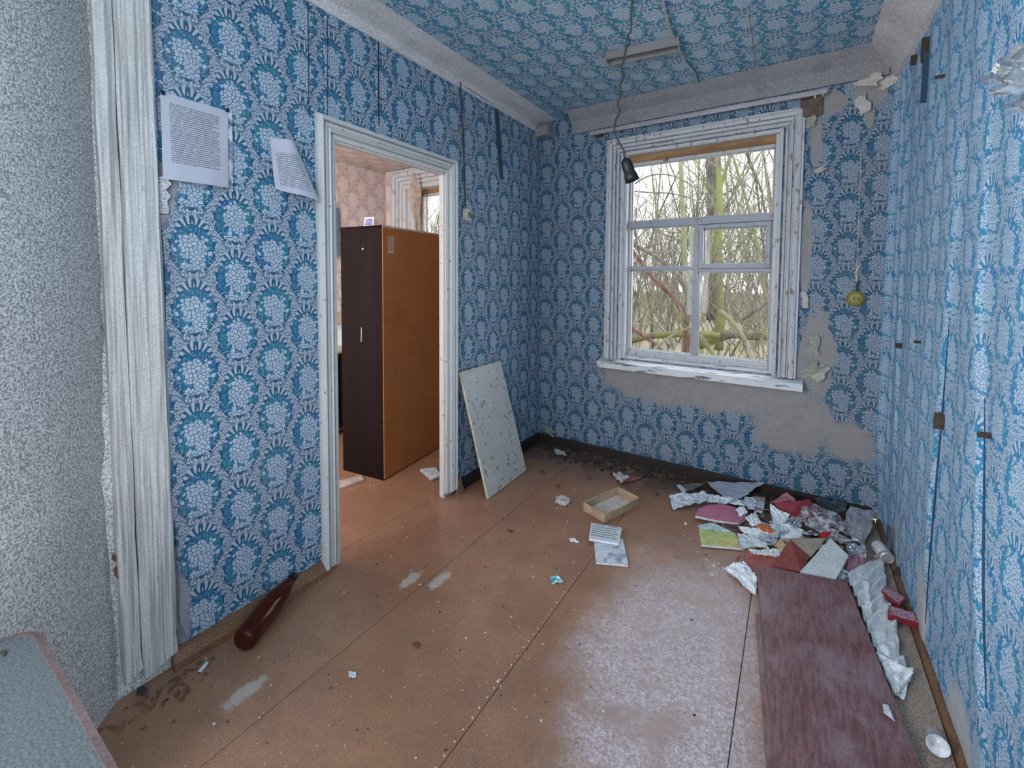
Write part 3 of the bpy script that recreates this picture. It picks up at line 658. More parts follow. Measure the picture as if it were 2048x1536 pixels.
# wire clipped to the ceiling
pts = [(1321, -20), (1330, 20), (1341, 60), (1352, 82), (1362, 105), (1370, 122), (1385, 145), (1398, 172), (1410, 190)]
W3 = [on(px+random.uniform(-2, 2), py, 'z', CEIL-.012) for px, py in pts]; W3[-1].z -= .02
W3 = [on(1300, -150, 'z', CEIL-.008)]+W3
cw = empty('ceiling_wire', W3[3], 'pale old electric wire clipped across the ceiling past the lamp channel', 'wire')
def smoothpath(P, n=6):
    out = []
    for i in range(len(P)-1):
        p0 = P[max(i-1, 0)]; p1 = P[i]; p2 = P[i+1]; p3 = P[min(i+2, len(P)-1)]
        for k in range(n):
            t = k/n; out.append(.5*((2*p1)+(-p0+p2)*t+(2*p0-5*p1+4*p2-p3)*t*t+(-p0+3*p1-3*p2+p3)*t**3))
    return out+[P[-1]]
G().tube(smoothpath(W3), .0042, 6).build('cable', WIRE, cw)
G().tube([p+Vector((.006, .0, -.003)) for p in smoothpath(W3[1:])], .0028, 5).build('cable', WIRE, cw)
for i in (2, 4, 6, 8):
    c = W3[i]; G().lathe([(.010, 0), (.010, .006), (.007, .011)], Matrix.Translation(c-Vector((0, 0, .003))), 10).build('clip', WIRE, cw)
# hanging bulb holder on twisted cord
def dep(px, py, t): return CP+ray(px, py)*t
T = 1.5
hl = empty('hanging_lamp_holder', dep(1262, 345, T), 'black bulb holder without a bulb hanging on a kinked brown cord before the window', 'lamp holder')
cp = [(1265, -260), (1266, -120), (1264, 0), (1262, 30), (1262, 60), (1255, 72), (1259, 84), (1251, 100), (1248, 120), (1243, 138), (1248, 155), (1240, 170), (1243, 190), (1236, 205), (1240, 222), (1232, 240), (1229, 262), (1238, 285), (1248, 302), (1249, 322)]
path = smoothpath([dep(px, py, T) for px, py in cp], 5)
s1, s2 = [], []; L = 0
for i, p in enumerate(path):
    L += (path[i]-path[i-1]).length if i else 0
    ph = L*260; o_ = Vector((math.cos(ph), math.sin(ph), 0))*.0022; s1.append(p+o_); s2.append(p-o_)
fine = []
G().tube(s1, .0026, 5).build('cord', CORD, hl); G().tube(s2, .0026, 5).build('cord', CORD, hl)
top = dep(1250, 318, T); bot = dep(1265, 362, T); ax = (bot-top); L = ax.length
R4 = Matrix.Translation(top) @ ax.to_track_quat('Z', 'Y').to_matrix().to_4x4()
G().lathe([(.005, -.004), (.009, 0), (.016, .006), (.0185, .018), (.0190, .030), (.0185, L*.62), (.0205, L*.66), (.0225, L*.8), (.0245, L), (.0205, L), (.017, L*.6), (.004, L*.55)], R4, 24).build('holder', BLACK, hl, smooth=True)
# wall wire with switch
wsw = empty('wall_switch', on(932, 430, 'x', 0), 'small cream surface switch at the end of a dark cord right of the doorway', 'switch')
G().tube(smoothpath([on(*p, 'x', .012) for p in ((921, 165), (922, 200), (926, 260), (928, 320), (930, 380), (931, 420))]), .0042, 6).build('cord', CORD, wsw)
c = on(933, 430, 'x', .012)
sb = G().box((0, c.y-.028, c.z-.038), (.030, c.y+.028, c.z+.038), ch=.006).build('switch_box', SWITCH, wsw)
G().box((.028, c.y-.004, c.z-.018), (.038, c.y+.016, c.z+.018), ch=.003).build('rocker', plain('rocker_brown', (.16, .11, .07), .5), sb)
G().tube([on(*p, 'x', .008) for p in ((924, 170), (1000, 218), (1060, 248), (1085, 262))], .003, 5).build('ceiling_cable', CORD, wsw)
# yellow round bell
c = on(1711, 597, 'y', -.0)
yb = empty('round_wall_box', c, 'round yellow junction box on the wall right of the window', 'junction box')
My = Matrix.Translation(c) @ Vector((0, -1, 0)).to_track_quat('Z', 'Y').to_matrix().to_4x4()
G().lathe([(.045, 0), (.046, .006), (.040, .014), (.036, .018)], My, 24).build('base', YEL, yb, smooth=False)
cv = G().lathe([(.034, .016), (.034, .026), (.028, .031), (.012, .033)], My, 24).build('cover', YEL, yb)
for dx in (-.012, .012): G().lathe([(.004, .031), (.004, .035)], My @ Matrix.Translation((dx, 0, 0)), 8).build('screw', DARK, cv)
G().tube([c+Vector((.004, -.010, .04)), c+Vector((.002, -.012, .07)), c+Vector((.006, -.006, .11))], .004, 6).build('wire_end', CORD, yb)
G().tube([c+Vector((.004, -.006, .10)), c+Vector((-.004, -.006, .15)), c+Vector((.012, -.006, .19))], .006, 6).build('putty', FLAPM, yb)

# ------------------------------------------------------------------ sheets pinned to the left wall
def wsheet(name, pix, xs, mat, label, cat='paper', nu=14, nv=16, curl=None, seed=0, group=None, parent=None, ax='x', amp=.004):
    P = [on(px, py, ax, x) for (px, py), x in zip(pix, xs)]   # tl,tr,br,bl
    def fn(a, c):
        top = P[0].lerp(P[1], a); bt = P[3].lerp(P[2], a); p = top.lerp(bt, 1-c)
        d = amp*noise.noise(Vector((a*3, c*3, seed)))+(curl(a, c) if curl else 0)
        return p+Vector((d, 0, 0))
    vs, fs = grid(nu, nv, fn); uv = [(i/nu, j/nv) for j in range(nv+1) for i in range(nu+1)]
    return mesh(name, vs, fs, mat, parent, smooth=True, uvs=uv, label=label, cat=cat, group=group)
ps = wsheet('printed_sheet', ((320, 182), (455, 222), (457, 376), (326, 358)), (.012, .012, .022, .018), PRINT, 'larger printed sheet pinned near the white boards, dense lines of text', curl=lambda a, c: .012*math.sin(a*3.1)*(1-c))
for i, (px, py) in enumerate(((324, 186), (453, 221))):
    c = on(px, py, 'x', .014); G().lathe([(.002, -.012), (.002, .002), (.007, .003), (.007, .007), (.003, .009)], Matrix.Translation(c) @ Vector((1, 0, 0)).to_track_quat('Z', 'Y').to_matrix().to_4x4(), 10).build('pin', BLACK, ps)
# punched margin of a clear sleeve along its right side
P_ = [on(px, py, 'x', .010) for px, py in ((452, 216), (464, 222), (466, 384), (452, 380))]
G().prism(P_, (.001, 0, 0)).build('sleeve_edge', PLAST, ps)
wsheet('printed_sheet', ((540, 276), (582, 284), (632, 404), (550, 378)), (.012, .012, .05, .03), PRINT2, 'smaller printed sheet beside the door casing with its right side curled over', curl=lambda a, c: .035*math.sin(a*2.6)*(.3+a), seed=4)

# ------------------------------------------------------------------ wardrobe in next room
A0 = Vector((-.491, -1.232, 0)); ue = Vector((-.085, .67, 0)).normalized(); ve = Vector((-ue.y, ue.x, 0))
H = 1.712; DEP = .375; LEN = .93
def WR(a, b_, z): return A0+ue*a+ve*b_+Vector((0, 0, z))
wd = empty('wardrobe', WR(LEN/2, DEP/2, 0), 'tall dark wardrobe with orange-brown fibreboard back seen through the doorway', 'wardrobe')
def rbox(a0, a1, b0, b1, z0, z1, name, mat, par=wd, label=None):
    g = G(); vs = [WR(a, b_, z) for z in (z0, z1) for b_ in (b0, b1) for a in (a0, a1)]
    g.add(vs, [(0, 2, 3, 1), (4, 5, 7, 6), (0, 1, 5, 4), (2, 6, 7, 3), (0, 4, 6, 2), (1, 3, 7, 5)]); return g.build(name, mat, par, label=label)
rbox(0, .018, .004, DEP, 0, H, 'side_panel', VENEER); rbox(LEN-.018, LEN, .004, DEP, 0, H, 'side_panel', VENEER)
bp = rbox(.0, LEN, -.003, .003, .012, H-.012, 'back_panel', FIBRE, label='orange-brown fibreboard back')
rbox(0, LEN, 0, DEP+.005, H-.016, H, 'top_panel', VENEER); rbox(.018, LEN-.018, .01, DEP, .06, .08, 'bottom_panel', VENEER)
rbox(0, LEN, -.003, .001, H-.012, H-.002, 'edge_strip', EDGE)
for k in range(2): rbox(.018+k*(LEN/2-.018), LEN/2-.002+k*(LEN/2-.018), DEP, DEP+.018, .07, H-.02, 'door', VENEER)
c = WR(-.0012, .17, 1.56); G().lathe([(.007, 0), (.007, .002)], Matrix.Translation(c) @ (-ue).to_track_quat('Z', 'Y').to_matrix().to_4x4(), 10).build('screw_cap', EDGE, wd)
c = WR(-.001, .19, .93); G().prism([c, c+ve*.006, c+ve*.002+Vector((0, 0, .10)), c+ve*-.003+Vector((0, 0, .09))], -ue*.0008).build('scratch', EDGE, wd)
# sticker
P_ = [WR(a, -.0045, z) for a, z in ((.045, 1.645), (.105, 1.645), (.105, 1.53), (.045, 1.53))]
mesh('sticker', P_, [(0, 1, 2, 3)], PRINT3, wd, uvs=[(0, 1), (1, 1), (1, 0), (0, 0)], label='pale printed sticker')
# little card on top
P0 = WR(.05, .17, H+.001)
cd = G(); r_ = -ve*.085; up = Vector((0, 0, .068)); bk = ue*.02
cd.prism([P0-r_*.5, P0+r_*.5, P0+r_*.42+up+bk, P0-r_*.58+up+bk], ue*.002); o = cd.build('picture_card', WHITEP, label='small white-edged card propped on top of the wardrobe', cat='card')
g = G().prism([P0-r_*.36+up*.15-ue*.002, P0+r_*.40+up*.12-ue*.002, P0+r_*.32+up*.85+bk*.9-ue*.002, P0-r_*.44+up*.85+bk*.9-ue*.002], ue*.001); g.build('picture', plain('card_blue', (.18, .20, .36), .6, .5, 80), o)
# blue thing, low cabinet and papers to the left of the wardrobe
c = on(652, 445, 'x', NX+.03)
o = G().box((NX+.003, c.y-.12, 1.55), (NX+.06, c.y+.105, 2.02), ch=.02).build('blue_garment', BLUEC, label='bright blue plastic cover hanging on the pink wall left of the wardrobe', cat='cover')
cb = empty('low_cabinet', (NX+.2, -.75, 0), 'dark brown low cabinet standing left of the wardrobe in next room', 'cabinet')
G().box((NX+.005, -1.35, .04), (NX+.40, -.40, .72), ch=.006).build('body', plain('cab_brown', (.06, .025, .015), .5), cb)
G().box((NX+.002, -1.37, .72), (NX+.43, -.38, .745), ch=.004).build('cabinet_top', EDGE, cb)
for k in range(2): G().box((NX+.40, -1.33+.47*k, .07), (NX+.415, -.88+.47*k, .70), ch=.004).build('door', VENEER, cb)
for yy_ in (-1.30, -.45):
    for xx_ in (.03, .36): G().box((NX+xx_, yy_-.02, 0), (NX+xx_+.03, yy_+.02, .05)).build('leg', VENEER, cb)
for k, (h_, m_) in enumerate(((.17, BLUEP), (.14, WHITEP))):
    G().box((NX+.05+.12*k, -1.05+.1*k, .746), (NX+.13+.12*k, -.55+.05*k, .746+h_), ch=.004).build('paper_stack', m_, label=('tall bluish stack of papers on the low cabinet', 'shorter white stack of papers on the low cabinet')[k], cat='papers')
G().box((NX+.01, -.95, .90), (NX+.04, -.45, 1.03), ch=.004).build('tan_box_lid', CARD, label='tan board strip against the pink wall above the cabinet', cat='board')
# torn curtain in next room window
def strip(a, c):
    x0 = -1.40+.05*c; z = 2.40-.62*c; w = .055+.11*math.sin(min(1, c*1.35)*3.14)*(1 if c < .6 else .8)
    return Vector((x0+(a-.5)*w+.01*noise.noise(Vector((a*5, c*7, 0))), -.035-.03*math.sin(a*6+c*3)-.01*noise.noise(Vector((a*8, c*9, 2))), z))
vs, fs = grid(10, 24, strip)
mesh('torn_curtain', vs, fs, plain('dusty_net', (.42, .34, .29), .8, .25, 14, .3, 150, .4, alpha=.88), smooth=True, label='torn dusty curtain strip hanging in the next room window', cat='curtain')
# ------------------------------------------------------------------ leaning panel
b0, b1 = Vector((.222, -1.042, .001)), Vector((.208, -.565, .001)); t1_, t0_ = Vector((.026, -.632, .775)), Vector((.026, -1.075, .772))
nrm = (b1-b0).cross(t0_-b0).normalized(); nrm = nrm if nrm.x > 0 else -nrm
lp = empty('leaning_slab', (b0+b1)/2, 'speckled grey-green cabinet panel leaning on the wall right of the doorway', 'panel')
G().prism([b0+nrm*.002, b1+nrm*.002, t1_+nrm*.002, t0_+nrm*.002], -nrm*.001+nrm*.014).build('board', LAMI, lp)
g = G()
for p, q_ in ((b0, b1), (b1, t1_), (t1_, t0_), (t0_, b0)):
    u_ = (q_-p).normalized(); o_ = u_.cross(nrm)*.0035
    g.prism([p-o_, p+o_*.2, p+o_*.2+nrm*.0165, p-o_+nrm*.0165], q_-p)
g.build('edge_band', plain('cream_band', (.52, .48, .40), .6), lp)
# small dark board stub by casing
G().prism([Vector((.035, -1.12, .0)), Vector((.05, -1.06, 0)), Vector((.035, -1.075, .10))], (.012, 0, 0)).build('wood_scrap', BROWN, label='small dark wood offcut at the foot of the right door casing', cat='scrap')
# ------------------------------------------------------------------ bottle
neck, base = Vector((.022, -2.165, .087)), Vector((.135, -2.405, .048)); ax = (neck-base); L = ax.length
base = neck-ax.normalized()*.30; base.z = .046; ax = neck-base; L = ax.length
R4 = Matrix.Translation(base) @ ax.to_track_quat('Z', 'Y').to_matrix().to_4x4()
bt = empty('brown_bottle', base, 'brown plastic beer bottle lying with its neck on the left baseboard', 'bottle')
G().lathe([(.022, .004), (.036, 0), (.043, .010), (.044, .03), (.0445, .12), (.043, .16), (.037, .20), (.026, .245), (.0155, .275), (.0135, .285)], R4, 28).build('body', BOTTLE, bt, smooth=True)
G().lathe([(.0135, .283), (.0165, .284), (.0165, .290), (.0150, .291), (.0155, .304), (.012, .306)], R4, 24).build('cap', BLACK, bt)
G().lathe([(.020, .006), (.034, .004), (.040, .014), (.040, .05), (.036, .052)], R4, 20).build('dregs', DARK, bt, label='dark residue at bottle base')
# ------------------------------------------------------------------ grey table at lower left
TZ = .75; x0, y1 = .672, -3.018
tb = empty('grey_table', (1.0, -3.4, 0), 'grey painted tabletop corner jutting in at lower left of view', 'table')
pts = []
r = .045; X1, Y0_ = 1.32, -3.75
for (cx, cy, a0) in ((x0+r, y1-r, 180), (X1-r, y1-r, 90), (X1-r, Y0_+r, 0), (x0+r, Y0_+r, 270)):
    for k in range(7): a_ = math.radians(a0-15*k); pts.append(Vector((cx+r*math.cos(a_), cy+r*math.sin(a_), TZ-.022)))
G().prism(pts[::-1], (0, 0, .022)).build('tabletop', GREY, tb)
g = G(); n = len(pts); cc = Vector(((x0+X1)/2, (y1+Y0_)/2, 0))
ring = []
for i in range(n):
    p = pts[i]; q_ = pts[(i+1) % n]; o_ = pts[i-1]; t_ = (q_-o_); t_.z = 0; t_.normalize(); nn = Vector((-t_.y, t_.x, 0))
    if (p-cc).dot(nn) < 0: nn = -nn
    ring.append([p+nn*.003+Vector((0, 0, -.002)), p+nn*.003+Vector((0, 0, .0235)), p-nn*.006+Vector((0, 0, .0235)), p-nn*.006+Vector((0, 0, -.002))])
vs = [v for r_ in ring for v in r_]
g.add(vs, [((i*4+k), (i*4+(k+1) % 4), (((i+1) % n)*4+(k+1) % 4), (((i+1) % n)*4+k)) for i in range(n) for k in range(4)]); g.build('edge_band', MAROON, tb)
for (a, b_) in ((x0+.07, y1-.07), (X1-.07, y1-.07), (X1-.07, Y0_+.07), (x0+.07, Y0_+.07)): G().tube([(a, b_, 0), (a, b_, TZ-.02)], [.014, .021], 10).build('leg', MAROON, tb)
c = on(6, 1307, 'z', TZ); G().lathe([(.004, 0), (.003, .0015)], Matrix.Translation(c) @ Matrix.Diagonal((3, 1, 1, 1)), 8).build('chip', DARK, tb)

# ------------------------------------------------------------------ floor things
def K(x, y): return 1300+x/4.096, 920+y/4.096
def K7(x, y): return 1400+x/3.16, 1100+y/3.16
def pt(px, py, z=None, y=None):
    return on(px, py, 'y', y) if y is not None else on(px, py, 'z', z)
def sheet(name, quad, mat, label, cat, amp=.006, n=12, th=.0012, seed=0, freq=7, crease=0, group=None, curl=0):
    """quad of 4 world points (tl,tr,br,bl): crumpled sheet with thickness"""
    A_, B_, C_, D_ = quad; nn = (B_-A_).cross(D_-A_).normalized(); nn = nn if nn.z > 0 else -nn
    def fn(a, c, o=0):
        p = A_.lerp(B_, a).lerp(D_.lerp(C_, a), c); size = max((B_-A_).length, (D_-A_).length)
        v = Vector((a*freq, c*freq, seed*3.7)); d = amp*(noise.noise(v)+.5*noise.noise(v*2.3))
        if crease: d += crease*abs(((a*1.3+c*.8+seed*.37)*3) % 1-.5)
        d += curl*((a-.5)**2+(c-.5)**2)*2
        j = Vector((noise.noise(v+Vector((9, 0, 0))), noise.noise(v+Vector((0, 9, 0))), 0))*size*.035
        q_ = p+nn*d+j*1.0
        q_.z = max(q_.z, .0035); return q_
    vs, fs = grid(n, n, fn); N = len(vs); vs2 = [v-nn*th for v in vs]
    f2 = [tuple(i+N for i in f[::-1]) for f in fs]; rim = []; m_ = n+1
    edge = [i for i in range(n)]+[n+m_*j for j in range(n)]+[m_*n+n-i for i in range(n)]+[m_*(n-j) for j in range(n)]
    for k in range(len(edge)): a_, b_ = edge[k], edge[(k+1) % len(edge)]; rim.append((b_, a_, a_+N, b_+N))
    uv = [(i/n, 1-j/n) for j in range(n+1) for i in range(n+1)]*2
    return mesh(name, vs+vs2, fs+f2+rim, mat, uvs=uv, label=label, cat=cat, group=group)
def slab(name, pts, th, mat, label=None, cat=None, parent=None, rnd=0):
    nn = (pts[1]-pts[0]).cross(pts[-1]-pts[0]).normalized(); nn = nn if nn.z > 0 else -nn
    return G().prism([p-nn*th for p in pts], nn*th).build(name, mat, parent, label=label, cat=cat)
# cardboard tray
tc = [on(1175, 1022, 'z', .04), on(1212, 1048, 'z', .0), on(1280, 1012, 'z', .0), on(1240, 985, 'z', .04)]
B0 = on(1210, 1047, 'z', 0); B1 = on(1279, 1012, 'z', 0); e1 = (B1-B0); e1.z = 0; l1 = e1.length; e1.normalize(); e2 = Vector((-e1.y, e1.x, 0)); B3 = on(1176, 1029, 'z', 0); l2 = .165
tray = empty('cardboard_tray', B0+e1*l1/2+e2*l2/2, 'open tan cardboard tray with whitish bottom standing on the brown floor', 'tray')
def TB(a, b_, z): return B0+e1*a+e2*b_+Vector((0, 0, z))
slab('bottom', [TB(.004, .004, .006), TB(l1-.004, .004, .006), TB(l1-.004, l2-.004, .006), TB(.004, l2-.004, .006)], .004, plain('tray_inside', (.55, .50, .47), .7, .3, 30, .3, 150, .3, (.22, .16, .12), (14, .6, .66)), parent=tray)
hh = .052
for (a, b_, c, d, off) in ((0, 0, l1, 0, 0), (l1, 0, l1, l2, 1), (l1, l2, 0, l2, 2), (0, l2, 0, 0, 3)):
    p, q_ = TB(a, b_, .002), TB(c, d, .002); inn = (TB(l1/2, l2/2, 0)-(p+q_)/2); inn.z = 0; inn.normalize(); N = 8; vs = []
    for k in range(N+1):
        bow = math.sin(math.pi*k/N)*.008*(1 if off in (0, 2) else .3); s_ = p.lerp(q_, k/N)
        for (o_, z) in ((0, 0), (0, 1), (.004, 1), (.004, 0)): vs.append(s_-inn*(bow*z)+inn*o_+Vector((0, 0, hh*z)))
    fs = [(k*4+i, k*4+(i+1) % 4, k*4+4+(i+1) % 4, k*4+4+i) for k in range(N) for i in range(4)]+[(3, 2, 1, 0), (N*4, N*4+1, N*4+2, N*4+3)]
    mesh('side_wall', vs, fs, CARD, tray)
# booklets beside tray
def book(pts, z, th, mat, name, label, cover=None, cat='booklet', lift=0):
    P = [on(px, py, 'z', z) for px, py in pts]
    if lift: P[0].z += lift; P[1].z += lift
    o = empty(name, sum(P, Vector())/4-Vector((0, 0, th)), label, cat)
    slab('pages', [p-Vector((0, 0, .001)) for p in P], th-.001, WHITEP, parent=o)
    c = sum(P, Vector())/4; n = 6
    def fn(a, b_):
        p = P[0].lerp(P[1], a).lerp(P[3].lerp(P[2], a), b_); p = c+(p-c)*1.02; return p+Vector((0, 0, .0008+.002*abs(noise.noise(Vector((a*3, b_*3, z*90))))))
    vs, fs = grid(n, n, fn); mesh('cover', vs, fs, mat, o, uvs=[(i/n, 1-j/n) for j in range(n+1) for i in range(n+1)]); return o
book(((1188, 1078), (1245, 1078), (1256, 1130), (1192, 1124)), .012, .010, PRINTB, 'booklet', 'pale blue booklet flat on the floor, partly under another')
book(((1183, 1046), (1243, 1056), (1238, 1086), (1178, 1076)), .030, .014, printed('booklet_print', 7, (.60, .66, .68), (.06, .08, .12), .08, .95, .05, .95), 'booklet', 'cream printed booklet lying just in front of the cardboard tray')
# crumpled foil ball, teal wrapper and scraps
def blob(name, c, rx, ry, rz, mat, label, cat, seed=0, rough=.35, parent=None, group=None, sub=3):
    import bmesh
    bm = bmesh.new(); bmesh.ops.create_icosphere(bm, subdivisions=sub, radius=1); vs = []
    for v in bm.verts:
        d = v.co.normalized(); k = 1+rough*(noise.noise(d*2.2+Vector((seed, 0, 0)))+.6*noise.noise(d*5+Vector((0, seed, 0)))); vs.append(Vector((d.x*rx*k, d.y*ry*k, max(d.z*rz*k, -rz*.6)))+Vector(c)+Vector((0, 0, rz*.62)))
    bm.verts.index_update(); fs = [tuple(x.index for x in f.verts) for f in bm.faces]; bm.free()
    return mesh(name, vs, fs, mat, parent, label=label, cat=cat, group=group)
FOIL = plain('crumpled_foil', (.58, .56, .56), .35, .4, 50, .2, 120, .7, (.15, .09, .07), (30, .56, .62), metal=.3)
blob('foil_ball', on(1125, 1005, 'z', 0), .046, .040, .022, FOIL, 'crumpled silvery foil lying on the floor left of the tray', 'foil', 2, .4)
P_ = [on(*p, 'z', .006) for p in ((1100, 1152), (1118, 1152), (1127, 1163), (1102, 1168))]
sheet('torn_wrapper', P_, TEALW, 'small teal and white torn wrapper on the open floor', 'wrapper', .006, 6, seed=3, freq=3)
P_ = [on(*p, 'z', .006) for p in ((1137, 1077), (1148, 1076), (1158, 1085), (1142, 1083))]
sheet('paper_scrap', P_, WHITEP, 'small pinkish white paper scrap left of the booklets', 'scrap', .004, 4, seed=5, freq=3)
P_ = [on(*p, 'z', .006) for p in ((697, 1343), (712, 1343), (712, 1355), (698, 1355))]
sheet('paper_scrap', P_, BLUEP, 'tiny blue paper scrap alone on the front left floor', 'scrap', .002, 4, seed=6, freq=3)
P_ = [on(*p, 'z', .006) for p in ((414, 1322), (417, 1326), (402, 1344), (396, 1342))]
sheet('paper_scrap', P_, WHITEP, 'narrow white strip on the floor before the bottle', 'scrap', .002, 4, seed=7, freq=3)
def leafy(px, py, s_, label, seed, mat=LEAFD):
    c = on(px, py, 'z', 0); blob('dry_leaf', c, s_, s_*.55, s_*.35, mat, label, 'leaf', seed, .6, sub=2)
leafy(1083, 945, .028, 'dark curled scrap right of the leaning panel', 1); leafy(1116, 973, .018, 'dark curled leaf behind the foil', 2); leafy(1020, 1063, .017, 'dark crumb between the leaning panel and booklets', 3)
leafy(832, 1292, .018, 'blackish leaf scrap on the open front floor', 4); leafy(1178, 958, .016, 'brown curled leaf behind the tray', 5); leafy(285, 1385, .022, 'dark debris clump at the foot of the white boards', 6, SOOT)
# light scrap inside the doorway, strip board and debris
P_ = [on(*p, 'z', .02) for p in ((840, 938), (872, 934), (880, 950), (862, 958))]
slab('tile_scrap', P_, .012, BLUEP, 'grey broken board piece on the floor inside the doorway', 'board')
P_ = [on(*p, 'z', .015) for p in ((675, 962), (722, 950), (728, 958), (678, 976))]
slab('wood_strip', P_, .012, plain('pinkish_strip', (.45, .36, .33), .7), 'pale splintered strip before the wardrobe foot', 'board')
# wrapper by far wall
P_ = [on(*p, 'z', .02) for p in ((1225, 948), (1240, 945), (1262, 955), (1245, 966))]
sheet('silver_wrapper', P_, FOIL, 'silver and brown wrapper on the floor near the far wall', 'wrapper', .02, 8, seed=8, freq=4)
P_ = [on(*p, 'z', .012) for p in ((1248, 951), (1283, 953), (1282, 957), (1250, 965))]
sheet('pink_strip', P_, CORAL, 'thin pink pointed strip beside the silver wrapper', 'strip', .003, 6, seed=9, freq=3)
P_ = [on(*p, 'z', .01) for p in ((1108, 897), (1128, 903), (1134, 912), (1112, 908))]
sheet('grey_shred', P_, GREYB, 'grey shred of paper near the far left corner', 'scrap', .012, 6, seed=10, freq=4)

# ------------------------------------------------------------------ the trash heap
def Q(*pts):  # crop coordinates with height; ('y',v) places on plane y=v
    out = []
    for p in pts:
        px, py = K(p[0], p[1]); out.append(on(px, py, 'y', p[3]) if len(p) > 3 else on(px, py, 'z', p[2]))
    return out
sheet('stiff_white_sheet', Q((462, 178, 0, -.10), (940, 182, 0, -.06), (760, 300, .055), (660, 350, .04)), plain('bluegrey_card', (.40, .45, .56), .6, .08, 6, .35), 'stiff bluish white sheet with pointed fold at the back of the rubbish', 'sheet', .004, 10, seed=1)
sheet('bent_white_sheet', Q((560, 300, .05), (640, 300, .045), (1000, 420, .03), (660, 355, .03)), WHITEP, 'long bent white sheet edge in front of the pointed one', 'sheet', .008, 10, seed=2)
sheet('newspaper', Q((155, 280, .03), (455, 262, .055), (480, 330, .03), (185, 405, .010)), BLUEP, 'crumpled blue and white newspaper at the left end of the heap', 'newspaper', .014, 14, seed=3, freq=6)
sheet('newspaper', Q((440, 270, .05), (560, 290, .05), (700, 360, .03), (470, 345, .02)), BLUEP, 'folded newspaper leaf behind the pink folder', 'newspaper', .012, 12, seed=4, freq=6)
sheet('dark_paper', Q((250, 200, .03), (450, 190, .04), (350, 245, .02), (290, 255, .02)), plain('dusky_paper', (.14, .12, .13), .8, .3, 20), 'dusky triangular paper by the far wall left of the heap', 'paper', .006, 8, seed=5)
sheet('grey_strip', Q((215, 205, .03), (245, 200, .035), (310, 255, .02), (270, 268, .018)), BLUEP, 'narrow grey folded strip left of dusky paper', 'strip', .003, 6, seed=6)
# pink folder with round end
pf = Q((372, 450, .035), (400, 400, .038), (470, 368, .04), (600, 360, .042), (690, 385, .042), (760, 430, .04), (795, 465, .036), (725, 512, .03), (560, 490, .03))
pk = empty('pink_folder', pf[0]-Vector((0, 0, .03)), 'pink folder with rounded end near the left of the rubbish heap', 'folder')
slab('cover', pf, .004, PINK, parent=pk); slab('pages', [p-Vector((0, 0, .005)) for p in pf], .012, WHITEP, parent=pk); slab('back_cover', [p-Vector((0, 0, .018)) for p in pf], .003, BROWNRED, parent=pk)
sheet('crumpled_tissue', Q((700, 400, .055), (770, 375, .06), (800, 430, .05), (740, 465, .04)), WHITEP, 'small crumpled white tissue on the corner of the pink folder', 'tissue', .018, 10, seed=7, freq=5)
sheet('picture_page', Q((770, 305, .07), (945, 300, .075), (925, 435, .045), (800, 395, .045)), plain('page_brownspot', (.45, .52, .60), .6, .2, 16, .25, 150, .3, (.16, .06, .04), (14, .56, .6)), 'bluish page with brown printed spots behind the crumpled tissue', 'page', .012, 10, seed=8)
sheet('red_cover', Q((985, 350, .06), (1115, 265, .10), (1195, 325, .10), (1040, 350, .07)), plain('pale_red', (.46, .17, .22), .6, .25, 16), 'pale red bent cover at the rear of the heap', 'cover', .008, 8, seed=9)
rf = empty('red_folder', Q((1150, 420, .03))[0], 'open crimson folder standing up behind the clear plastic bag', 'folder')
for nm, qd in (('left_leaf', Q((1010, 352, .10), (1232, 335, .115), (1145, 462, .05), (1050, 410, .06))), ('right_leaf', Q((1232, 335, .115), (1305, 320, .12), (1372, 405, .07), (1145, 466, .05))), ('lower_leaf', Q((1145, 466, .05), (1372, 405, .07), (1280, 620, .02), (1210, 610, .02)))):
    slab(nm, qd, .003, RED, parent=rf)
sheet('white_page', Q((975, 370, .09), (1140, 462, .06), (1040, 615, .025), (990, 480, .05)), WHITEP, 'tall white page curving down left of the crimson folder', 'page', .008, 10, seed=10, curl=.02)
sheet('plastic_wrap', Q((1140, 470, .07), (1255, 470, .08), (1215, 610, .04), (1040, 625, .03)), PLAST, 'crinkled clear wrap in front of the crimson folder', 'plastic wrap', .022, 18, seed=11, freq=6)
c_ = Q((1410, 520, .05))[0]
blob('plastic_bag', c_-Vector((0, 0, .05)), .105, .085, .075, PLASTP, 'crumpled pinkish clear plastic bag at the middle of the heap', 'bag', 5, .35, sub=4)
sheet('red_rag', Q((1400, 590, .05), (1490, 585, .05), (1450, 640, .045), (1390, 630, .04)), plain('bright_red', (.55, .02, .03), .6), 'small bright red scrap under the plastic bag', 'scrap', .006, 6, seed=12)
sheet('grey_felt', Q((1640, 378, 0, -.12), (1850, 425, .05), (1760, 700, .03), (1540, 600, .05)), GREYB, 'thick grey felt sheet near the right corner of the room', 'felt sheet', .012, 14, th=.006, seed=13, freq=3)
sheet('dark_cloth', Q((1340, 300, 0, -.05), (1620, 350, 0, -.04), (1600, 440, .06), (1400, 400, .05)), plain('navy_cloth', (.05, .07, .09), .9, .4, 20), 'dark cloth crumpled against the far wall behind the red folder', 'cloth', .02, 12, seed=14)
sheet('maroon_scrap', Q((1550, 430, .06), (1620, 440, .06), (1600, 480, .05), (1560, 490, .05)), plain('maroon', (.12, .02, .04), .7), 'small maroon scrap left of the grey felt', 'scrap', .004, 6, seed=15)
blob('orange_peel', Q((950, 560, .045))[0]-Vector((0, 0, .012)), .035, .024, .016, ORANGE, 'crumpled orange wrapper in the middle of the papers', 'wrapper', 8, .6)
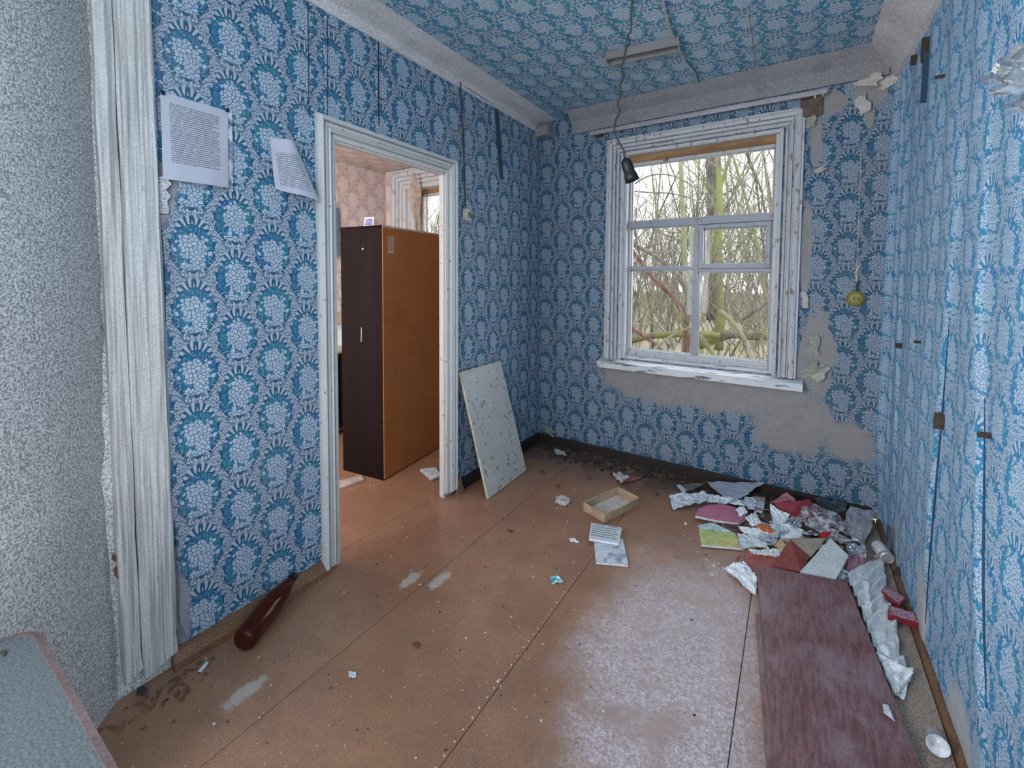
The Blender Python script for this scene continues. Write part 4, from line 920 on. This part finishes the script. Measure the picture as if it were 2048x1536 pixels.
sheet('torn_page', Q((780, 470, .06), (862, 425, .065), (915, 515, .05), (835, 545, .045)), WHITEP, 'torn white page leaning above the pink folder end', 'page', .010, 8, seed=16)
sheet('torn_page', Q((718, 540, .04), (940, 560, .045), (1010, 645, .03), (770, 600, .028)), WHITEP, 'long torn page with raised edge below the pink folder', 'page', .012, 10, seed=17)
sheet('maroon_strip', Q((600, 520, .02), (720, 530, .03), (1000, 660, .015), (740, 600, .015)), plain('dark_maroon', (.09, .02, .035), .6), 'dark maroon strip beneath the torn pages', 'strip', .006, 8, seed=18)
# magazine
mg = empty('magazine', Q((560, 650, 0))[0], 'yellow-green magazine with stained cover in front of the pink folder', 'magazine')
mq = Q((402, 562, .022), (700, 600, .022), (742, 718, .018), (420, 690, .018))
slab('cover', mq, .002, MAG, parent=mg); slab('pages', [p-Vector((0, 0, .003)) for p in mq], .010, WHITEP, parent=mg); slab('back_cover', [p-Vector((0, 0, .014)) for p in mq], .002, BROWNRED, parent=mg)
sheet('teal_page', Q((400, 530, .03), (520, 512, .032), (700, 600, .026), (405, 562, .026)), plain('teal_white', (.48, .62, .62), .6, .25, 20, .2, 150, .3, (.10, .35, .36), (18, .55, .6)), 'teal and white loose page on the magazine edge', 'page', .006, 8, seed=19)
sheet('striped_page', Q((712, 600, .03), (905, 622, .03), (1050, 690, .02), (745, 728, .012)), plain('page_lines', (.60, .68, .72), .6, .08, 20, .2, 150, .3, (.25, .32, .40), (30, .6, .64), stretch=(6, 1, 1)), 'white lined page right of the magazine', 'page', .010, 12, seed=20)
sheet('white_rag', Q((800, 735, .045), (1060, 725, .05), (1070, 790, .04), (850, 770, .04)), FABRIC, 'pale crumpled cloth strip above the coral card', 'rag', .012, 12, seed=21)
# coral cards
slab('coral_card', Q((785, 742, .025), (850, 740, .03), (1060, 800, .03), (1240, 915, .02), (900, 1030, .008), (780, 890, .010)), .003, CORAL, 'large coral red card at the front of the heap', 'card')
slab('leaning_red_board', Q((1150, 652, .11), (1312, 790, .06), (1235, 918, .04), (1000, 872, .04)), .004, BROWNRED, 'brownish red card propped up before the white slab', 'card')
slab('tan_cardboard', Q((1070, 642, .09), (1432, 640, .09), (1400, 690, .08), (1315, 792, .058), (1150, 655, .105)), .004, plain('tan_card_light', (.40, .33, .27), .7, .15, 12), 'flat tan cardboard piece behind the propped red card', 'cardboard')
slab('cardboard_corner', Q((1025, 690, .06), (1068, 640, .09), (1112, 692, .085), (1070, 758, .05)), .004, CARD, 'small brown cardboard corner left of the propped red card', 'cardboard')
slab('speckled_slab', Q((1478, 640, .10), (1628, 782, .085), (1522, 975, .055), (1228, 915, .055)), .012, POLY, 'white speckled slab lying at the head of the mahogany board', 'slab')
sheet('white_wrapper', Q((605, 880, .02), (760, 828, .035), (868, 935, .03), (872, 1115, .008)), WHITEP, 'crumpled white wrapper left of the mahogany board corner', 'wrapper', .016, 14, seed=22, freq=5)
sheet('red_stick', Q((700, 810, .006), (735, 775, .006), (740, 785, .006), (708, 822, .006)), CORAL, 'tiny reddish splinter in front of the magazine', 'splinter', .001, 3, seed=23)
sheet('pink_wrapper', Q((1630, 745, .06), (1775, 740, .05), (1752, 945, .03), (1612, 900, .045)), plain('pink_white', (.45, .22, .28), .6, .3, 14, .25, 150, .4, (.75, .74, .78), (12, .56, .62)), 'pink and white crumpled wrapper right of the speckled slab', 'wrapper', .010, 14, seed=24, freq=5)
slab('maroon_box_edge', Q((1640, 935, .03), (1755, 950, .022), (1750, 975, .015), (1645, 955, .02)), .003, plain('deep_maroon', (.10, .01, .02), .6), 'maroon folded edge below the pink wrapper', 'card')
sheet('striped_foil', Q((1565, 900, .05), (1640, 900, .05), (1660, 1010, .03), (1530, 975, .04)), plain('zebra', (.5, .55, .6), .4, .2, 12, .2, 150, .3, (.02, .03, .05), (30, .48, .52), stretch=(1, 4, 1)), 'black and white striped foil right of the speckled slab', 'foil', .010, 10, seed=25, freq=5)
sheet('plastic_wrap', Q((1600, 690, .07), (1760, 700, .06), (1780, 760, .05), (1640, 790, .06)), PLAST, 'crinkled clear film on the pink wrapper', 'plastic wrap', .018, 12, seed=26, freq=5)
rs = random.Random(21); proto_sc = []
for i in range(26):
    x = max(1.60, rs.gauss(1.84, .13)); y = rs.gauss(-.50, .14); y = min(y, -.10); x = min(x, 2.12); a = rs.random()*6.28; w_ = rs.uniform(.025, .06); h_ = w_*rs.uniform(.5, 1.1); z_ = rs.uniform(.006, .04)
    ux, uy = Vector((math.cos(a), math.sin(a), rs.uniform(-.3, .3))), Vector((-math.sin(a), math.cos(a), rs.uniform(-.3, .3))); c = Vector((x, y, z_+.01))
    sheet('paper_scrap', [c-ux*w_+uy*h_, c+ux*w_+uy*h_, c+ux*w_-uy*h_, c-ux*w_-uy*h_], (WHITEP, BLUEP, WHITEP, STRIPE, SOOT)[i % 5], ('small torn white scrap among the rubbish', 'small bluish printed scrap among the rubbish', 'small torn white scrap among the rubbish', 'small dark-striped paper scrap among the rubbish', 'small blackened scrap among the rubbish')[i % 5], 'scrap', .010, 6, seed=40+i, freq=4, group=('white scraps in the heap', 'bluish scraps in the heap', 'white scraps in the heap', 'striped scraps in the heap', 'black scraps in the heap')[i % 5])
# small jar
j0, j1 = on(*K(1865, 700), 'z', .04), on(*K(1948, 810), 'z', .036); ax = (j1-j0); L = .105; jd = ax.normalized()
R4 = Matrix.Translation((j0+j1)/2-jd*L/2) @ jd.to_track_quat('Z', 'Y').to_matrix().to_4x4()
jr = empty('small_jar', (j0+j1)/2, 'small white jar with metal lid lying against the right wall', 'jar')
G().lathe([(.020, 0), (.028, .003), (.030, .010), (.030, .075), (.027, .082)], R4, 22).build('body', plain('jar_white', (.55, .60, .66), .35, .2, 20, .2, 150, .2, (.25, .30, .50), (25, .58, .62)), jr, smooth=True)
G().lathe([(.027, .08), (.0295, .082), (.0295, .100), (.024, .104), (.022, .101), (.004, .101)], R4, 22).build('lid', METAL, jr)
# crepe cloth beside boards
cl = [K7(*p) for p in ((960, 190), (1160, 50), (1180, 300), (1250, 480), (1262, 690), (1352, 772), (1240, 925), (1110, 640), (1000, 400))]
L_ = [on(*K7(x, y), 'z', z) for x, y, z in ((930, 160, .045), (970, 260, .04), (1020, 380, .035), (1060, 500, .030), (1110, 630, .028), (1170, 780, .022), (1235, 925, .018))]
R_ = [on(*K7(x, y), 'z', z) for x, y, z in ((1150, 40, .03), (1175, 170, .028), (1185, 300, .025), (1245, 470, .022), (1262, 660, .020), (1350, 770, .030), (1300, 880, .012))]
def crepe(a, c):
    k = c*6; i = min(5, int(k)); f = k-i; p = L_[i].lerp(L_[i+1], f).lerp(R_[i].lerp(R_[i+1], f), a)
    p = p+Vector((0, 0, .011*math.sin((c*58+a*4)+2*noise.noise(Vector((a*3, c*5, 0))))+.010*abs(noise.noise(Vector((a*4, c*4, 1)))))); p.z = max(.006, p.z); return p
vs, fs = grid(16, 150, crepe); mesh('crepe_cloth', vs, fs, FABRIC, smooth=True, label='long wrinkled white cloth running along the right side of the boards', cat='cloth')
P_ = [on(*K7(*p), 'z', z) for p, z in (((1110, 640), .034), ((1352, 772), .040), ((1300, 830), .02), ((1150, 720), .022))]
sheet('folded_paper', P_, WHITEP, 'pointed white folded sheet at the lower end of the wrinkled cloth', 'paper', .004, 8, seed=27)
P_ = [on(*K7(*p), 'z', z) for p, z in (((1150, 720), .03), ((1320, 830), .02), ((1290, 950), .008), ((1225, 905), .018))]
sheet('folded_paper', P_, WHITEP, 'lower white paper wedge sticking out beside the board', 'paper', .004, 8, seed=28)
P_ = [on(*K7(*p), 'z', z) for p, z in (((1030, 190), .055), ((1065, 200), .055), ((1085, 400), .045), ((1060, 400), .045))]
sheet('paper_ridge', P_, WHITEP, 'narrow raised paper strip lying over the wrinkled cloth', 'strip', .004, 8, seed=29)
# cigarette packets
def packet(pts, z, th, label):
    P = [on(*K7(*p), 'z', z) for p in pts]; o = empty('cigarette_packet', sum(P, Vector())/4-Vector((0, 0, th)), label, 'packet')
    ct = slab('carton', P, th, CIGR, parent=o); c = sum(P, Vector())/4
    I = [c+(p-c)*.93+Vector((0, 0, .0006)) for p in P]
    for a, b_ in ((0, .30), (.34, .66), (.70, 1)):
        slab('panel', [I[0].lerp(I[1], a), I[0].lerp(I[1], b_), I[3].lerp(I[2], b_), I[3].lerp(I[2], a)], .0005, CIGW, parent=ct)
packet(((1145, 255), (1170, 225), (1300, 300), (1265, 345)), .05, .020, 'red cigarette packet lying higher, beside the wrinkled cloth')
packet(((1188, 405), (1195, 345), (1350, 395), (1392, 465)), .045, .022, 'red cigarette packet lying nearer, at the edge of the wall')
blob('plaster_lump', on(*K7(1290, 190), 'z', 0), .035, .03, .03, SOOT, 'dirty crumbled lump by the wall behind the packets', 'debris', 3, .6, sub=2)
# mahogany boards
mb = [on(*K7(360, 97), 'z', .060), on(*K7(930, 203), 'z', .060)]
br = on(*K7(1400, 1378), 'z', .035); bl = on(*K7(482, 1378), 'z', .035)
dl = (bl-mb[0]); dr = (br-mb[1]); bl2 = mb[0]+dl*1.45; br2 = mb[1]+dr*1.45; bl2.z = br2.z = .022
b1_ = empty('mahogany_board', (mb[0]+br)/2-Vector((0, 0, .02)), 'large reddish mahogany-look board lying on the floor at lower right', 'board')
slab('board', [mb[0], mb[1], br2, bl2], .016, MAHOG, parent=b1_)
g = G()
for p, q_ in ((mb[0], mb[1]), (mb[0], bl2)):
    u_ = (q_-p).normalized(); g.prism([p+Vector((0, 0, .0006)), p+Vector((0, 0, -.017)), p+Vector((0, 0, -.017))-u_.cross(Vector((0, 0, 1)))*-.002, p+Vector((0, 0, .0006))-u_.cross(Vector((0, 0, 1)))*-.002], q_-p)
g.build('edge_strip', plain('worn_edge', (.20, .14, .13), .6), b1_)
P_ = [on(*K7(350, 400), 'z', .022), on(*K7(800, 400), 'z', .022), on(*K7(1150, 1378), 'z', .018), on(*K7(424, 1378), 'z', .018)]
P_[2] = P_[1]+(P_[2]-P_[1])*1.4; P_[3] = P_[0]+(P_[3]-P_[0])*1.4; P_[2].z = P_[3].z = .018
slab('lower_board', P_, .016, MAHOG, 'second brown board lying beneath the mahogany one, left edge showing', 'board')
P_ = [on(*K7(*p), 'z', .058) for p in ((1155, 955), (1190, 965), (1232, 1065), (1160, 1010))]
sheet('plaster_chip', [p+Vector((0, 0, -.008)) for p in P_], POLY, 'small pale chip resting on the mahogany board', 'chip', .003, 5, seed=30, freq=3)
P_ = [on(*K7(*p), 'z', .070) for p in ((640, 160), (650, 165), (665, 215), (650, 185))]
# white cup at the wall
c = on(1931, 1500, 'z', .03); c = Vector((min(c.x, 2.185), c.y, 0))
cu = empty('plastic_cup', c, 'small crushed white plastic cup at the foot of the right wall', 'cup')
Rc = Matrix.Translation(c+Vector((-.01, .01, .026))) @ Matrix.Rotation(math.radians(75), 4, 'X')
G().lathe([(.018, 0), (.020, .002), (.0255, .05), (.027, .052), (.0255, .053), (.019, .005), (.003, .004)], Rc, 20).build('body', plain('cup_white', (.62, .66, .70), .4, .15, 20), cu, smooth=True)
# plastic sheet hanging top right
P0 = [on(1978, 158, 'x', RW-.10), on(2075, 40, 'x', RW-.10), on(2140, 330, 'x', RW-.10), on(2036, 222, 'x', RW-.12)]
def film(a, c):
    p = P0[0].lerp(P0[1], a).lerp(P0[3].lerp(P0[2], a), c); return p+Vector((-.02*noise.noise(Vector((a*6, c*6, 3)))-.012*math.sin(c*18+a*6), 0, .01*noise.noise(Vector((a*9, c*9, 0)))))
vs, fs = grid(20, 20, film); mesh('plastic_film', vs, fs, glassy('milky_film', (.88, .90, .92), .7, .25, .7, .8, 18), smooth=True, label='milky plastic film hanging off the right wall near the ceiling', cat='film')

# ------------------------------------------------------------------ loose debris
def crumbs(name, n, fx, mat, label, smin=.002, smax=.006):
    g = G()
    for _ in range(n):
        x, y = fx(); s_ = random.uniform(smin, smax); k = random.choice((3, 4, 5)); a0 = random.random()*6
        pts = [Vector((x+s_*math.cos(a0+6.283*i/k)*random.uniform(.6, 1.3), y+s_*math.sin(a0+6.283*i/k)*random.uniform(.6, 1.3), .0005)) for i in range(k)]
        g.prism(pts, (0, 0, s_*random.uniform(.2, .7)))
    return g.build(name, mat, label=label, kind='stuff', cat='debris')
crumbs('paint_crumbs', 330, lambda: (random.uniform(-.6, 2.0), random.uniform(-2.9, -.1)), FLAKE, 'pale paint crumbs strewn over the brown floor', .0015, .0050)
crumbs('dark_crumbs', 220, lambda: (random.uniform(-.3, 2.1), random.uniform(-2.9, -.1)), SOOT, 'dark crumbs strewn over the brown floor', .0015, .005)
crumbs('wall_rubble', 420, lambda: (random.uniform(.15, 2.15), -.03-abs(random.gauss(0, .11))), SOOT, 'dark dirt and rubble along the far wall', .005, .018)
crumbs('wall_flakes', 120, lambda: (random.uniform(.1, 2.15), -.04-abs(random.gauss(0, .13))), LEAFD, 'brown shreds among the dirt by the far wall', .006, .022)
crumbs('post_rubble', 80, lambda: (.05+abs(random.gauss(0, .06)), random.gauss(-2.66, .10)), BROWN, 'flaked paint at the foot of the white boards', .003, .010)
crumbs('plank_grit', 200, lambda: (random.uniform(2.07, 2.2), random.uniform(-2.3, -.3)), SOOT, 'grit on the bare tan plank along the right wall', .001, .004)
crumbs('heap_scraps', 160, lambda: (random.gauss(1.75, .17), random.gauss(-.62, .16)), FLAKE, 'small paper bits between the rubbish', .004, .014)

# ------------------------------------------------------------------ outdoors
gv, gf = grid(60, 60, lambda a, c: Vector((-30+50*a, .6+34*c, -.35+.25*noise.noise(Vector((a*14, c*14, 0)))+.6*c)))
mesh('ground', gv, gf, LITTER, kind='structure')
def branch(g, p, d, L, r, depth, rnd, sides=4):
    n = 5 if depth > 1 else 3; pts = [p]; q_ = p.copy(); dd = d.copy()
    for i in range(n):
        dd = (dd+Vector((rnd.gauss(0, .13), rnd.gauss(0, .13), rnd.gauss(0, .10)+.03))).normalized(); q_ = q_+dd*L/n; pts.append(q_.copy())
    g.tube(pts, [r*(1-.65*i/n) for i in range(n+1)], sides if depth > 1 else 3, cap=False)
    if depth <= 0: return
    for k in range({4: 14, 3: 6, 2: 5, 1: 4}.get(depth, 4)):
        t = rnd.uniform(.25 if depth < 4 else .12, 1.0); i = min(n-1, int(t*n)); b = pts[i].lerp(pts[i+1], t*n-i)
        a = rnd.random()*6.283; s_ = Vector((math.cos(a), math.sin(a), rnd.uniform(.1, .9))).normalized(); nd = (dd*.45+s_*.8).normalized()
        branch(g, b, nd, L*rnd.uniform(.28, .5)*(1.0 if depth < 4 else .7), r*(1-.6*t)*.42, depth-1, rnd, sides)
protos = []
for s_ in range(6):
    rnd = random.Random(100+s_); g = G(); h = rnd.uniform(5.5, 9)
    branch(g, Vector((0, 0, -.3)), Vector((rnd.gauss(0, .08), rnd.gauss(0, .08), 1)).normalized(), h, rnd.uniform(.022, .042), 4, rnd, 6)
    protos.append(g.build('bare_tree', (BARK, BARK2)[s_ % 2], origin=(0, 0, 0)))
shr = []
for s_ in range(5):
    rnd = random.Random(300+s_); g = G()
    for k in range(9):
        a = rnd.random()*6.283; branch(g, Vector((rnd.gauss(0, .12), rnd.gauss(0, .12), -.2)), Vector((math.cos(a)*.45, math.sin(a)*.45, 1)).normalized(), rnd.uniform(1.6, 3.2), .012, 2, rnd, 3)
    shr.append(g.build('bare_shrub', (TWIG, BARK2)[s_ % 2], origin=(0, 0, 0)))
rnd = random.Random(5)
def gz(x, y): return -.35+.6*(y-.6)/34
def place(pr, n, name, label, cat, grp, ylo, yhi, sc=(.8, 1.3)):
    for i in range(n):
        y = ylo+(yhi-ylo)*(i+.5)/n+rnd.uniform(-.3, .3)
        w_ = rnd.random()
        if w_ < .66: f = rnd.uniform(-.46, .08); x = CP.x+f*(y-CP.y)
        else: f = rnd.uniform(-1.25, -.7); x = CP.x+f*(y-CP.y)
        o = pr[i % len(pr)]
        if i >= len(pr) or 'label' in o: o = o.copy(); COL.objects.link(o)
        k = rnd.uniform(*sc); o.location = (x, y, gz(x, y)); o.scale = (k, k, k); o.rotation_euler = (0, 0, rnd.random()*6.28); tag(o, label, cat, grp)
place(protos, 190, 'bare_tree', 'leafless thin tree in the woods outside the windows', 'tree', 'bare trees of the woods outside', 5.5, 34)
place(shr, 120, 'bare_shrub', 'leafless bush among the trees outside the windows', 'bush', 'bare bushes outside the windows', 2.6, 20, (.7, 1.3))
place(protos, 70, 'bare_tree', 'leafless thin tree in the woods outside the windows', 'tree', 'bare trees of the woods outside', 18, 33, (.6, 1.0))
def log(name, pts, r, mat, label, cat='tree trunk', sides=9, twigs=0, seed=0):
    g = G(); P = smoothpath([Vector(p) for p in pts], 5); rr = r if isinstance(r, tuple) else (r, r*.7)
    g.tube(P, [(rr[0]+(rr[1]-rr[0])*i/(len(P)-1))*(1+.12*noise.noise(Vector((i*.7, seed, 0)))) for i in range(len(P))], sides)
    rn = random.Random(seed)
    for k in range(twigs):
        p = P[rn.randrange(len(P)//4, len(P))]; a = rn.random()*6.28
        branch(g, p, Vector((math.cos(a), math.sin(a)*.5, rn.uniform(.2, 1))).normalized(), rn.uniform(.5, 1.3), rr[1]*.35, 2, rn, 3)
    return g.build(name, mat, label=label, cat=cat, smooth=True)
def O(px, py, y): return on(px, py, 'y', y)
log('leaning_tree', [O(1372, 740, 2.2), O(1372, 650, 2.2), O(1352, 600, 2.3), O(1310, 560, 2.4), O(1262, 500, 2.5), O(1180, 430, 2.6)], (.04, .022), REDBARK, 'reddish leaning forked trunk behind the lower left pane', twigs=6, seed=1)
log('leaning_tree', [O(1372, 650, 2.2), O(1376, 590, 2.25), O(1345, 540, 2.3), O(1290, 500, 2.4), O(1240, 480, 2.4)], (.04, .022), BARK, 'grey forked limb crossing the middle left pane', 'branch', twigs=5, seed=2)
log('mossy_tree', [O(1438, 700, 4.6), O(1440, 600, 4.6), O(1436, 520, 4.6), O(1440, 400, 4.7), O(1430, 250, 4.8)], (.065, .045), MOSSY, 'moss-green upright trunk behind the lower right pane', twigs=4, seed=3)
log('upright_tree', [O(1368, 720, 3.6), O(1370, 560, 3.6), O(1366, 440, 3.6), O(1360, 300, 3.6), O(1350, 150, 3.7)], (.040, .030), BARK2, 'pale upright trunk left of the central mullion', twigs=5, seed=4)
log('dark_tree', [O(1425, 640, 9), O(1424, 400, 9), O(1420, 250, 9), O(1418, 100, 9)], (.15, .10), BARK, 'dark tall trunk rising behind the top pane', twigs=6, seed=5)
log('arching_branch', [O(1235, 395, 3.0), O(1290, 355, 3.0), O(1340, 350, 3.0), O(1390, 375, 3.0), O(1425, 400, 3.0)], (.014, .008), TWIG, 'upper arching branch across the top pane', 'branch', 5, 3, 6)
log('arching_branch', [O(1235, 380, 3.2), O(1300, 385, 3.2), O(1350, 388, 3.2), O(1400, 405, 3.2), O(1450, 440, 3.2)], (.012, .008), TWIG, 'lower arching branch across the top pane', 'branch', 5, 3, 7)
log('fallen_log', [O(1230, 690, 2.9), O(1300, 672, 2.9), O(1380, 668, 2.9), O(1440, 672, 3.0)], (.05, .04), MOSSY, 'mossy fallen log low behind the left panes', 'log', 8, 2, 8)
log('fallen_log', [O(1400, 690, 3.2), O(1460, 668, 3.1), O(1520, 672, 3.0), O(1600, 660, 3.0)], (.07, .05), MOSSY, 'thick fallen log low behind the right pane', 'log', 9, 3, 9)
log('fallen_log', [O(1395, 665, 2.1), O(1420, 700, 2.0), O(1445, 730, 1.9)], (.03, .02), MOSSY, 'small mossy stick at the foot of the right pane', 'log', 7, 1, 10)
log('broken_branch', [O(1440, 622, 2.1), O(1470, 650, 2.05), O(1500, 700, 2.0), O(1515, 760, 1.9)], (.032, .016), BARK2, 'broken pale branch slanting down in the lower right pane', 'branch', 8, 4, 11)
log('thin_branch', [O(1485, 640, 2.0), O(1520, 615, 2.0), O(1560, 585, 2.0), O(1600, 540, 2.0)], (.018, .012), BARK, 'thin rising branch at the right of the lower right pane', 'branch', 7, 3, 12)
log('thin_branch', [O(1290, 720, 1.8), O(1330, 680, 1.8), O(1380, 655, 1.8), O(1400, 655, 1.8)], (.014, .009), BARK2, 'pale curved branch low in the lower left pane', 'branch', 6, 2, 13)
log('dark_limb', [O(1225, 640, 2.6), O(1260, 655, 2.6), O(1300, 680, 2.6), O(1340, 715, 2.5)], (.035, .02), REDBARK, 'dark reddish limb sloping down in the lower left pane', 'branch', 7, 3, 14)
